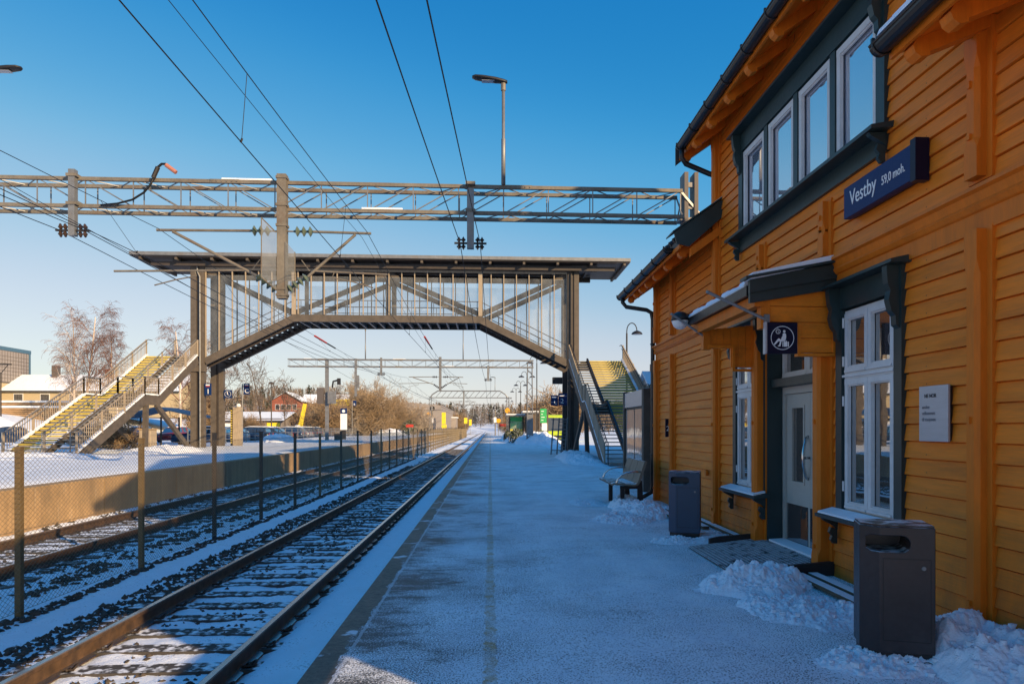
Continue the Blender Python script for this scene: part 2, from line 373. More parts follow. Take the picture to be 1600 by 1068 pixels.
def make_platform():
    m, nt, b = newmat('icy_platform')
    tc = N(nt, 'ShaderNodeTexCoord'); sx = N(nt, 'ShaderNodeSeparateXYZ'); L(nt, tc.outputs['Object'], sx.inputs[0])
    v = tc.outputs['Object']; X = sx.outputs['X']
    big = noise(nt, v, .9, 7, .62); med = noise(nt, coords(nt, (.55, 1.25, 1)), 6.0, 6, .68); fine = noise(nt, v, 62, 3, .7)
    xs = N(nt, 'ShaderNodeMapRange'); xs.inputs[1].default_value = -1.0; xs.inputs[2].default_value = .75
    xs.inputs[3].default_value = .08; xs.inputs[4].default_value = -.085; L(nt, X, xs.inputs[0])
    # bare patches: between the edge and the line mostly
    f = mth(nt, 'ADD', mth(nt, 'ADD', mth(nt, 'MULTIPLY', big, .32), mth(nt, 'MULTIPLY', med, .36)), mth(nt, 'MULTIPLY', fine, .32))
    f = mth(nt, 'ADD', f, xs.outputs[0])
    bare = ramp(nt, f, [(.545, (0,0,0)), (.60, (1,1,1))])
    grit = mth(nt, 'ADD', mth(nt, 'MULTIPLY', noise(nt, v, 78, 2, .55), .8), mth(nt, 'MULTIPLY', mth(nt, 'ADD', big, mth(nt, 'MULTIPLY', xs.outputs[0], 1.5)), .34))
    gr = ramp(nt, grit, [(.575, (0,0,0)), (.625, (1,1,1))])
    mot = ramp(nt, noise(nt, v, 17, 5, .75), [(.36, (.82,.84,.87)), (.52, (1,1,1))])
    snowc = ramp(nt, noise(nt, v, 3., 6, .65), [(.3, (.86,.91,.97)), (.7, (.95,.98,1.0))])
    asph = ramp(nt, noise(nt, v, 26, 4), [(.3, (.035,.033,.032)), (.7, (.115,.108,.10))])
    ln = mth(nt, 'LESS_THAN', mth(nt, 'ABSOLUTE', mth(nt, 'ADD', X, mth(nt, 'MULTIPLY', mth(nt, 'SUBTRACT', noise(nt, v, 14, 3), .5), .09))), .042)
    lnw = mth(nt, 'MULTIPLY', ln, ramp(nt, noise(nt, v, 4.6, 6, .75), [(.47, (0,0,0)), (.60, (1,1,1))]))
    trod = ramp(nt, noise(nt, coords(nt, (1.6,.28,1)), 1.5, 5, .6), [(.35, (.84,.86,.89)), (.65, (1,1,1))])
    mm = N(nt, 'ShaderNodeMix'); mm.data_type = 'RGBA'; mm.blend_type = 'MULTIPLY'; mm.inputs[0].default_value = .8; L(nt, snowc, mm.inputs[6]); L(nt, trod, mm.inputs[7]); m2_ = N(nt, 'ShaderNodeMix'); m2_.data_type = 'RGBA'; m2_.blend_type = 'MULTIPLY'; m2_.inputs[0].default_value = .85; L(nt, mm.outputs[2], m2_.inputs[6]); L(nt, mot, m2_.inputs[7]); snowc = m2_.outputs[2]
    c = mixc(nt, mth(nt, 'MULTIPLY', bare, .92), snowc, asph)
    c = mixc(nt, mth(nt, 'MULTIPLY', gr, .85), c, (.03,.028,.026))
    c = mixc(nt, mth(nt, 'MULTIPLY', ln, .20), c, (.40,.23,.05))
    c = mixc(nt, mth(nt, 'MULTIPLY', lnw, .72), c, (.46,.25,.04))
    # bare concrete edge strip with some snow left on it
    wob = mth(nt, 'ADD', X, mth(nt, 'MULTIPLY', mth(nt, 'SUBTRACT', noise(nt, v, 3.5, 5, .65), .5), .26))
    edge = mth(nt, 'LESS_THAN', wob, -1.03)
    con = ramp(nt, noise(nt, v, 18, 6, .7), [(.3, (.07,.055,.042)), (.7, (.205,.165,.12))])
    esn = ramp(nt, noise(nt, v, 1.7, 6, .6), [(.60, (0,0,0)), (.64, (1,1,1))])
    con = mixc(nt, esn, con, (.72,.75,.8))
    c = mixc(nt, edge, c, con)
    seam = mth(nt, 'LESS_THAN', mth(nt, 'ABSOLUTE', mth(nt, 'ADD', X, mth(nt, 'ADD', .985, mth(nt, 'MULTIPLY', noise(nt, v, 5, 3), .03)))), .013)
    c = mixc(nt, mth(nt, 'MULTIPLY', seam, mth(nt, 'MULTIPLY', med, .9)), c, (.70,.73,.78))
    L(nt, c, b.inputs['Base Color'])
    rg = mixc(nt, bare, (.62,)*3, (.5,)*3); L(nt, rg, b.inputs['Roughness'])
    b.inputs['Specular IOR Level'].default_value = .35
    bump(nt, b, mth(nt, 'ADD', mth(nt, 'MULTIPLY', med, .8), mth(nt, 'MULTIPLY', fine, .6)), .5, .022)
    return m
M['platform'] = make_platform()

def make_rail():
    m, nt, b = newmat('rail_steel')
    v = coords(nt); up = upness(nt, .80, .93)
    rust = ramp(nt, noise(nt, v, 9, 5), [(.3, (.036,.021,.012)), (.7, (.115,.063,.03))])
    L(nt, mixc(nt, up, rust, (.42,.43,.45)), b.inputs['Base Color'])
    L(nt, mth(nt, 'MULTIPLY', up, .95), b.inputs['Metallic'])
    L(nt, mixc(nt, up, (.7,)*3, (.24,)*3), b.inputs['Roughness'])
    return m
M['rail'] = make_rail()

def make_stone():
    m, nt, b = newmat('ballast_stone')
    v = coords(nt); n1 = noise(nt, v, 5.5, 3)
    c = ramp(nt, n1, [(.3, (.028,.023,.02)), (.7, (.095,.075,.058))])
    sn = mth(nt, 'MULTIPLY', upness(nt, .8, .97), ramp(nt, noise(nt, v, 11, 2), [(.60, (0,0,0)), (.66, (1,1,1))]))
    L(nt, mixc(nt, sn, c, (.78,.81,.86)), b.inputs['Base Color']); b.inputs['Roughness'].default_value = .9
    return m
M['stone'] = make_stone()

def make_attr(name):
    m, nt, b = newmat(name)
    a = N(nt, 'ShaderNodeAttribute'); a.attribute_name = 'tone'
    L(nt, a.outputs['Color'], b.inputs['Base Color']); b.inputs['Roughness'].default_value = .85
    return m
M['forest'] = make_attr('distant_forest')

# ------------------------------------------------------------------ world, sun, camera
W = bpy.data.worlds.new('World'); S.world = W; W.use_nodes = True
wn = W.node_tree
sky = wn.nodes.new('ShaderNodeTexSky'); sky.sky_type = 'NISHITA'; sky.sun_disc = False
sky.sun_elevation = math.radians(SUN_EL); sky.sun_rotation = math.radians(SUN_AZ)
sky.air_density = 1.0; sky.dust_density = .45; sky.ozone_density = 2.2; sky.altitude = 60
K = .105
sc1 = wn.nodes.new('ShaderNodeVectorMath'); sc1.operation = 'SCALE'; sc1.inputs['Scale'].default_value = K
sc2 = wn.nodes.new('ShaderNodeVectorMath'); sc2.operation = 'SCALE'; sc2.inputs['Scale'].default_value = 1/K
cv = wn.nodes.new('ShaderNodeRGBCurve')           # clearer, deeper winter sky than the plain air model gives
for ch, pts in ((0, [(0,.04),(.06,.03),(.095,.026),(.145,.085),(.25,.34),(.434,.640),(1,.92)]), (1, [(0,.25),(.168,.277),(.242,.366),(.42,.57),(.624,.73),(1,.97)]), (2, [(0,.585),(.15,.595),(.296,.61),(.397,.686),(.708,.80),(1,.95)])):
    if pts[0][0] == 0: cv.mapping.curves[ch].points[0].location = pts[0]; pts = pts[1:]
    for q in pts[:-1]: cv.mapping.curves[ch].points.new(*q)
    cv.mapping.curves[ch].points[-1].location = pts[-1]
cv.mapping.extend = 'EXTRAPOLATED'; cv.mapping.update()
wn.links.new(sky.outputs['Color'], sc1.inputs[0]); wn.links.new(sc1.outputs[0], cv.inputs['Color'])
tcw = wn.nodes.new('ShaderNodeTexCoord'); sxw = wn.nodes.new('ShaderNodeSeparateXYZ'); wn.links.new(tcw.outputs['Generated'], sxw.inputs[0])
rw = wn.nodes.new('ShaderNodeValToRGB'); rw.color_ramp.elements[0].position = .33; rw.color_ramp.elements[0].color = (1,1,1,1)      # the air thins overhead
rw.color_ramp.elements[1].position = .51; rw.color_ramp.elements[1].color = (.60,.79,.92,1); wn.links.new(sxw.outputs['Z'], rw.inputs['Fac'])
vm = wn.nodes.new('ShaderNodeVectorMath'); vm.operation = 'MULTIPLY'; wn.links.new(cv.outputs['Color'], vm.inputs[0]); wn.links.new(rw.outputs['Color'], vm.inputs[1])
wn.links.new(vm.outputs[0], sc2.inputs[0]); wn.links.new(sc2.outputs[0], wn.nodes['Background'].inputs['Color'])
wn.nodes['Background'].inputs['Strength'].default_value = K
az = math.radians(SUN_AZ); el = math.radians(SUN_EL)
to_sun = Vector((math.sin(az)*math.cos(el), math.cos(az)*math.cos(el), math.sin(el)))
sl = bpy.data.lights.new('sun', 'SUN'); sl.energy = 7.2; sl.angle = math.radians(.5); sl.color = (1.0, .72, .41)
so = bpy.data.objects.new('sun', sl); COL.objects.link(so); so.rotation_euler = to_sun.to_track_quat('Z', 'Y').to_euler(); so.location = (20,-20,30)

cd = bpy.data.cameras.new('camera'); cam = bpy.data.objects.new('camera', cd); COL.objects.link(cam)
cam.location = (0,0,EYE); cam.rotation_euler = (PI/2, 0, -math.radians(3.5))
cd.sensor_width = 36; cd.lens = 1130/1600*36; cd.shift_x = -35/1600; cd.shift_y = 134/1600
cd.clip_start = .05; cd.clip_end = 6000
S.camera = cam
S.view_settings.view_transform = 'Standard'; S.view_settings.look = 'None'; S.view_settings.exposure = 0; S.view_settings.gamma = 1
S.render.engine = 'CYCLES'; S.cycles.use_denoising = True; S.cycles.max_bounces = 8; S.cycles.transparent_max_bounces = 24
try: S.cycles.denoiser = 'OPENIMAGEDENOISE'
except Exception: pass

# ------------------------------------------------------------------ ground
T1, T2 = -2.92, -7.50            # track centre lines
RZ = -.32                        # top of rail
def bed_z(X, Y):
    base = -.50 + 0*X
    t1 = np.exp(-((X-T1)/1.30)**6); t2 = np.exp(-((X-T2)/1.30)**6)
    z = base + .012*np.maximum(t1, t2)
    far = np.clip((Y-3)/60, 0, 1)
    rough = (fbm(X*3.2, Y*3.2, 3, 4)-.5)*.062 + (fbm(X*11, Y*11, 9, 3)-.5)*.030
    smooth_strip = np.exp(-((X+1.72)/.42)**6) + np.exp(-((X+4.78)/.20)**4)
    z = z + rough*(1-.85*np.clip(smooth_strip, 0, 1))
    z = z + .048*np.exp(-((X+1.66)/.36)**6) + .035*np.exp(-((X+4.80)/.16)**2) + .05*np.exp(-((X+9.1)/.2)**2)
    # low shoulders beside the rails so they are not buried
    for r in (T1-.7535, T1+.7535, T2-.7535, T2+.7535):
        z = z - .035*np.exp(-((X-r)/.11)**2)
    return z
def seg(a, b, n): return list(np.linspace(a, b, n, endpoint=False))
ysb = seg(3.2, 26, 290) + seg(26, 60, 150) + seg(60, 140, 90) + list(np.linspace(140, 420, 60))
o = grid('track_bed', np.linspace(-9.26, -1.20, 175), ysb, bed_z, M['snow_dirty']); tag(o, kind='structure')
o = MB().add([(-1500,-200,-.75),(1500,-200,-.75),(1500,2500,-.75),(-1500,2500,-.75)], [(0,1,2,3)]).build('ground', M['snow'], org=(0,0,0)); tag(o, kind='structure')
def plat_z(X, Y): return (fbm(X*1.3, Y*1.3, 21, 3)-.5)*.018*sstep(-1.1, -.3, X) + .05*sstep(2.7, 3.5, X)*(Y < 40)
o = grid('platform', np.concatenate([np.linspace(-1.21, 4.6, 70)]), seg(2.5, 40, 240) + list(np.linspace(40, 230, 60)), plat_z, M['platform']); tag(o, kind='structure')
o = MB().box(-1.205, -1.02, 2.5, 230, -.74, -.012).build('platform_edge', M['concrete'], org=(0,0,0)); tag(o, kind='structure')
o = MB().box(-1.02, 60, -40, 2.5, -.7, -.004).build('platform_end', M['snow'], org=(0,0,0)); tag(o, kind='structure')
o = grid('station_yard', list(np.linspace(4.59, 30, 26)) + [60, 120, 400], list(np.linspace(2.5, 230, 60)), lambda X, Y: -.03+.05*fbm(X*.5, Y*.5, 5, 3), M['snow']); tag(o, kind='structure')
# opposite platform: concrete wall with snowy top
wz = MB()
for i in range(40):
    wz.box(-9.62, -9.25 + random.uniform(-.004, .004), -6 + i*4.0, -6 + i*4.0 + 3.945, -.74, .40)
o = wz.build('platform_wall', M['concrete'], org=(0,0,0)); tag(o, kind='structure')
def lplat(X, Y):
    z = .42 + (fbm(X*.8, Y*.8, 31, 4)-.5)*.10 - .10*sstep(-9.9, -9.3, X)
    return z + .05*sstep(-14, -12, X)*sstep(-9.3, -11, X)
o = grid('opposite_platform', np.linspace(-21.6, -9.27, 60), seg(-6, 70, 120) + list(np.linspace(70, 154, 40)), lplat, M['snow']); tag(o, kind='structure')
def west(X, Y):
    r = .16 + .10*(fbm(X*.25, Y*.25, 41, 3)-.5)
    r = r + 4.6*np.exp(-((X+52)/20)**2)*np.exp(-((Y-215)/26)**2)
    return r + 3.2*sstep(-44, -62, X)*(1-sstep(150, 240, Y)) + .0*Y
o = grid('car_park', list(np.linspace(-120, -21.5, 70)), list(np.linspace(-6, 260, 90)), west, M['snow']); tag(o, kind='structure')
o = grid('far_field', list(np.linspace(-700, 600, 60)), list(np.linspace(229, 340, 12)), lambda X, Y: -.52 + .4*fbm(X*.05, Y*.05, 3, 3)*(np.abs(X+3) > 9), M['snow']); tag(o, kind='structure')
def hill(X, Y):
    amp = 21 - 16.5*sstep(-120, -38, X) + 3*sstep(20, 120, X) + 4*np.sin(X*.011+.6)*(X < -60)
    cut = 1 - np.exp(-((X+2)/16)**2)*.75*(1-sstep(400, 440, Y))
    return -.5 + amp*sstep(335, 520, Y)*cut + (fbm(X*.02, Y*.02, 77, 3)-.5)*2*sstep(335, 420, Y)
o = grid('hills', list(np.linspace(-760, 640, 110)), list(np.linspace(335, 900, 40)), hill, M['snow']); tag(o, kind='structure')

# ------------------------------------------------------------------ ballast stones (uncountable)
def stones(name, spots):
    P = np.concatenate([np.array(s) for s in spots])         # x,y,z,size
    n = len(P)
    base = np.array([(1,0,0),(-1,0,0),(0,1,0),(0,-1,0),(0,0,1),(0,0,-1)], float)
    fc = np.array([(0,2,4),(2,1,4),(1,3,4),(3,0,4),(2,0,5),(1,2,5),(3,1,5),(0,3,5)])
    V = base[None] * (1 + rng.uniform(-.35, .35, (n,6,1)))
    V = V + rng.uniform(-.28, .28, (n,6,3))
    V = V * (P[:,3][:,None,None]) * np.stack([rng.uniform(.8,1.25,n), rng.uniform(.8,1.25,n), rng.uniform(.6,.9,n)], -1)[:,None,:]
    a = rng.uniform(0, 6.28, n); ca, sa = np.cos(a)[:,None], np.sin(a)[:,None]
    x, y = V[...,0].copy(), V[...,1].copy(); V[...,0] = x*ca-y*sa; V[...,1] = x*sa+y*ca
    V = V + P[:,None,:3]
    F = (fc[None] + (np.arange(n)*6)[:,None,None]).reshape(-1,3)
    me = bpy.data.meshes.new(name)
    me.vertices.add(n*6); me.vertices.foreach_set('co', V.reshape(-1).astype(np.float32))
    me.loops.add(F.size); me.loops.foreach_set('vertex_index', F.ravel().astype(np.int32))
    me.polygons.add(len(F)); me.polygons.foreach_set('loop_start', np.arange(0,F.size,3,dtype=np.int32)); me.polygons.foreach_set('loop_total', np.full(len(F),3,dtype=np.int32))
    me.update(calc_edges=True); me.materials.append(M['stone'])
    o = bpy.data.objects.new(name, me); COL.objects.link(o); return o
def strip(x0, x1, y0, y1, n, s0, s1, clump=0.):
    x = rng.uniform(x0, x1, n); y = y0 + (y1-y0)*rng.uniform(0, 1, n)**1.25
    if clump:
        k = fbm(x*2.2, y*2.2, int(clump*100)+5, 3) > .5; x = x[k]; y = y[k]
    s = rng.uniform(s0, s1, len(x))
    return np.stack([x, y, bed_z(x, y)+s*.18, s], -1)
sp = [strip(-4.52, -3.98, 3.4, 40, 4300, .018, .045), strip(-4.4, -3.8, 3.4, 60, 1500, .02, .04, .3),
      strip(-5.22, -5.0, 5, 50, 2000, .025, .05), strip(-6.05, -5.62, 5, 45, 2600, .025, .05, .4), strip(-6.5, -6.0, 6, 40, 700, .02, .04, .5),
      strip(-3.45, -2.35, 3.4, 40, 2200, .014, .034, .7), strip(-3.25, -2.7, 12, 70, 3500, .02, .04, .75),
      strip(-8.0, -7.0, 8, 60, 2200, .02, .04, .8), strip(-9.1, -8.5, 8, 60, 2200, .02, .05, .85), strip(-6.7, -5.3, 6, 60, 1500, .02, .045, .6)]
o = stones('ballast', sp); tag(o, 'dark crushed ballast stones poking through the snow around the tracks', 'ballast', kind='stuff')

# ------------------------------------------------------------------ rails and sleepers
prof = [(-.075,0),(.075,0),(.075,.012),(.02,.03),(.012,.045),(.012,.12),(.036,.135),(.036,.165),(.026,.172),(-.026,.172),(-.036,.165),(-.036,.135),(-.012,.12),(-.012,.045),(-.02,.03),(-.075,.012)]
for x, lab in ((T1+.7535, 'rusty rail nearest the icy platform edge'), (T1-.7535, 'rusty rail of the near track on its fence side, sunlit at its near end'),
               (T2+.7535, 'rail of the far track just behind the wire fence'), (T2-.7535, 'rail of the far track beside the concrete platform wall')):
    o = MB().prism([(x+a, RZ-.172+b) for a, b in prof], 'y', 2.0, 420).build('rail', M['rail']); tag(o, lab, 'rail', 'running rails')
def clip_mb(x, y, sgn):
    mb = MB(); pts = []
    for i in range(9):
        a = -.6 + i*.62
        pts.append((x + sgn*(.10+.035*math.cos(a)), y + .05*math.sin(a)*1.2, -.455 + .022*math.sin(i*.8)))
    mb.tube(pts, .0105, 5); mb.tube([(x+sgn*.02, y-.03, -.46), (x+sgn*.13, y-.03, -.46)], .010, 5)
    mb.box(x+sgn*.06-.05, x+sgn*.06+.05, y-.07, y+.07, -.49, -.468)
    return mb
def make_sleeper(x, lab, grp, clips):
    r = MB().box(x-1.25, x+1.25, -.115, .115, -.70, -.468).build('sleeper', M['sleeper'], bevel=0)
    tag(r, lab, 'sleeper', grp)
    if clips:
        for rx in (x-.7535, x+.7535):
            for sg in (-1, 1): clip_mb(rx, 0, sg).build('rail_clip', M['clip'], r)
    freeze_kids(r); return r
base_z = None
for x, lab, grp, y0, n in ((T1, 'dark snow-dusted sleeper under the near track', 'sleepers of the near track', 3.6, 118), (T2, 'dark snow-dusted sleeper under the far track behind the fence', 'sleepers of the far track', 7.0, 100)):
    a = make_sleeper(x, lab, grp, True); b_ = None
    for i in range(n):
        y = y0 + i*.565
        if i < (42 if x == T1 else 26):
            q = a if i == 0 else dup(a)
        else:
            if b_ is None: b_ = make_sleeper(x, lab, grp, False); q = b_
            else: q = dup(b_)
        q.location = (x, y, -.70 + random.uniform(-.006, .008)); q.rotation_euler = (0, random.uniform(-.004,.004), random.uniform(-.012,.012))

# ------------------------------------------------------------------ chain link fence between the tracks
FX = -5.21
fy = [2.6, 5.5, 8.35, 11.16, 14.03, 16.83, 19.7, 22.54, 25.69, 28.88, 32.11] + [35.0+2.9*i for i in range(44)]
fence = thing('chain_link_fence', 'long chain link fence on dark square posts between the two tracks', 'fence', (FX, fy[0], -.55))
for i, y in enumerate(fy):
    top = 1.38 if i < 3 else 1.47 + random.uniform(-.05, .05) + min(.16, .003*max(0, y-30))
    mb = MB().box(FX-.032, FX+.032, y-.032, y+.032, -.6, top).box(FX-.036, FX+.036, y-.036, y+.036, top, top+.012)
    mb.build('fence_post', M['postbrown_lit'] if (i < 4 or i % 4 == 3) else M['steeldark'], fence)  # near posts in sun get brown, shaded ones near-black: light put into colour
mb = MB(); zb, zt = -.42, 1.36; H = zt-zb; st = .085; KX = 1.5
y0, y1 = 2.6, 62.0
k = int((y1-y0+H*KX)/st)
for i in range(k):
    for sg in (1, -1):
        a = y0 - (H*KX if sg > 0 else 0) + i*st; b_ = a + sg*H*KX
        p = (a, zb); q = (b_, zt)
        t0, t1 = 0., 1.
        if sg > 0 and a < y0: t0 = (y0-a)/(H*KX)
        if sg < 0 and b_ < y0: t1 = (a-y0)/(H*KX)
        if sg < 0 and a > y1: t0 = (a-y1)/(H*KX)
        if sg > 0 and b_ > y1: t1 = (y1-a)/(H*KX)
        if t1 <= t0: continue
        P = lambda t: (FX+.034+sg*.002, a+(b_-a)*t, zb+H*t)
        r = .0022 if a < 22 else .0026
        mb.tube([P(t0), P(t1)], r, 3, False)
for z in (zb, .47, zt): mb.tube([(FX+.036, y0, z), (FX+.036, y1, z)], .003, 4)
mb.build('wire_netting', M['mesh'], fence, fixn=False)
mb = MB(); y0, y1 = 62.0, 160.0; st = .34      # coarser netting where the eye no longer resolves the diamonds
for i in range(int((y1-y0)/st)):
    a = y0+i*st
    mb.tube([(FX+.034, a, zb), (FX+.034, a+H*.62, zt+.1)], .008, 3, False); mb.tube([(FX+.032, a+H*.62, zb), (FX+.032, a, zt+.1)], .008, 3, False)
mb.build('wire_netting', M['mesh'], fence, fixn=False)
#==PART2==
# ------------------------------------------------------------------ station building
XW = 3.62
YN0, YN1, YM1, YF1 = .30, 5.08, 11.21, 15.44      # near wing | main block | far wing
st = thing('station_building', 'ochre timber station with dark green window trim, two-storey middle and lower wings', 'station', (7.0, 7.9, 0))
# closed bodies just behind the boarding
def gable_body(y0, y1, ze, zr, xr, x1):
    return MB().prism([(XW+.03, -.1), (XW+.03, ze), (xr, zr), (x1, ze), (x1, -.1)], 'y', y0, y1)
XR, XB = 9.6, 15.5
mb = gable_body(YN0, YN1, 4.60, 5.4, 6.9, 10.1)
mb.prism([(XW+.30, -.1), (XW+.30, 6.55), (XR, 11.1), (XB, 6.4), (XB, -.1)], 'y', YN1-.02, YM1)
mb.prism([(XW+.03, -.1), (XW+.03, 4.93), (6.9, 7.05), (10.1, 4.93), (10.1, -.1)], 'y', YM1+.002, YF1)
mb.build('wall', M['orange'], st)
# lap boarding, one part per stretch of wall, cut round the openings
G1 = (6.08, 7.34, .66, 3.0); G2 = (9.22, 10.46, .66, 3.0); DO = (7.62, 9.28, -.1, 3.0); UP = (6.36, 10.2, 4.18, 5.66)
def boards(y0, y1, z0, z1, holes, name='boarding'):
    mb = MB(); p = .146; n = int((z1-z0)/p)+1
    for i in range(n):
        a = z0+i*p; b_ = min(a+p, z1); m = (a+b_)/2
        iv = [(y0, y1)]
        for (h0, h1, hz0, hz1) in holes:
            if hz0 < m < hz1:
                nv = []
                for (u, w) in iv:
                    if h1 <= u or h0 >= w: nv.append((u, w)); continue
                    if h0 > u: nv.append((u, h0))
                    if h1 < w: nv.append((h1, w))
                iv = nv
        for (u, w) in iv:
            cuts = [u] + ([u + (w-u)*random.uniform(.3,.7)] if (w-u) > 2.2 and random.random() < .6 else []) + [w]
            for c0, c1 in zip(cuts[:-1], cuts[1:]):
                e = random.uniform(-.0025, .0025); g = .0025
                xb, xt = XW-.028+e, XW-.008+e; a_ = a+.011
                mb.add([(xb,c0,a_),(xb,c1-g,a_),(xt,c1-g,b_),(xt,c0,b_),(XW+.014,c0,a_),(XW+.014,c1-g,a_),(XW+.014,c1-g,b_),(XW+.014,c0,b_),(XW+.014,c0,b_+.011),(XW+.014,c1-g,b_+.011)], [(0,1,2,3),(4,5,1,0),(3,2,6,7),(7,6,9,8)])
    return mb.build(name, M['orange'], st)
boards(YN0, 5.0, .02, 4.62, [])
boards(5.2, YM1-.1, .02, 6.36, [G1, G2, DO, UP])
boards(YM1+.02, YF1-.02, .02, 4.93, [])
# upright corner and bay boards with chamfered ends
def upright(y0, y1, z0, z1, d=.075, side=.06):
    mb = MB()
    mb.box(XW-.045, XW+.02, y0-side, y1+side, z0, z1)
    x0 = XW-.045-d; ym0, ym1 = y0, y1; ch = .03
    zz = [z0+.02, z0+.22, z0+.30, z1-.34, z1-.24, z1-.02]
    for za, zb_, c in ((zz[0], zz[1], 0), (zz[1], zz[2], 1), (zz[2], zz[3], 2), (zz[3], zz[4], 3), (zz[4], zz[5], 0)):
        c0 = ch if c in (2, 3) else 0; c1 = ch if c in (1, 2) else 0
        vs = []
        for z, c_ in ((za, c0), (zb_, c1)):
            vs += [(XW-.04, ym0, z), (x0+c_, ym0, z), (x0, ym0+c_, z), (x0, ym1-c_, z), (x0+c_, ym1, z), (XW-.04, ym1, z)]
        mb.add(vs, [tuple(range(5,-1,-1)), tuple(range(6,12))] + [(i, (i+1)%6, (i+1)%6+6, i+6) for i in range(6)])
    # little iron dowel
    mb.box(x0-.02, x0, (y0+y1)/2-.018, (y0+y1)/2+.018, z0+.30, z0+.34)
    mb.box(x0-.018, x0, (y0+y1)/2-.014, (y0+y1)/2+.014, (z0+z1)/2+.1, (z0+z1)/2+.15)
    mb.build('corner_board', M['orange_trim'], st)
BZ0, BZ1 = 3.06, 3.40
for y in (5.08, 11.24, 13.98, 15.33): upright(y-.07, y+.07, 0.0, BZ0)
for y in (5.08, 11.24): upright(y-.07, y+.07, BZ1, 6.3 if y == 11.24 else 4.55)
for y in (13.98, 15.33): upright(y-.07, y+.07, BZ1, 4.86)
for y in (7.52, 9.34): upright(y-.08, y+.08, 0.02, BZ0, .12); upright(y-.06, y+.06, BZ1, 4.02, .06)
# belt course: sloping cap, roll and flat board
for y0, y1 in ((YN0, 7.28), (9.66, YF1+.06)):
    mb = MB().prism([(XW+.02,BZ1), (XW-.12,BZ1-.045), (XW-.125,BZ1-.075), (XW-.09,BZ1-.09), (XW-.07,BZ1-.15), (XW-.085,BZ1-.175), (XW-.06,BZ1-.21), (XW-.04,BZ1-.22), (XW-.04,BZ0-.02), (XW+.02,BZ0-.02)], 'y', y0, y1)
    mb.build('cornice', M['orange_trim'], st)

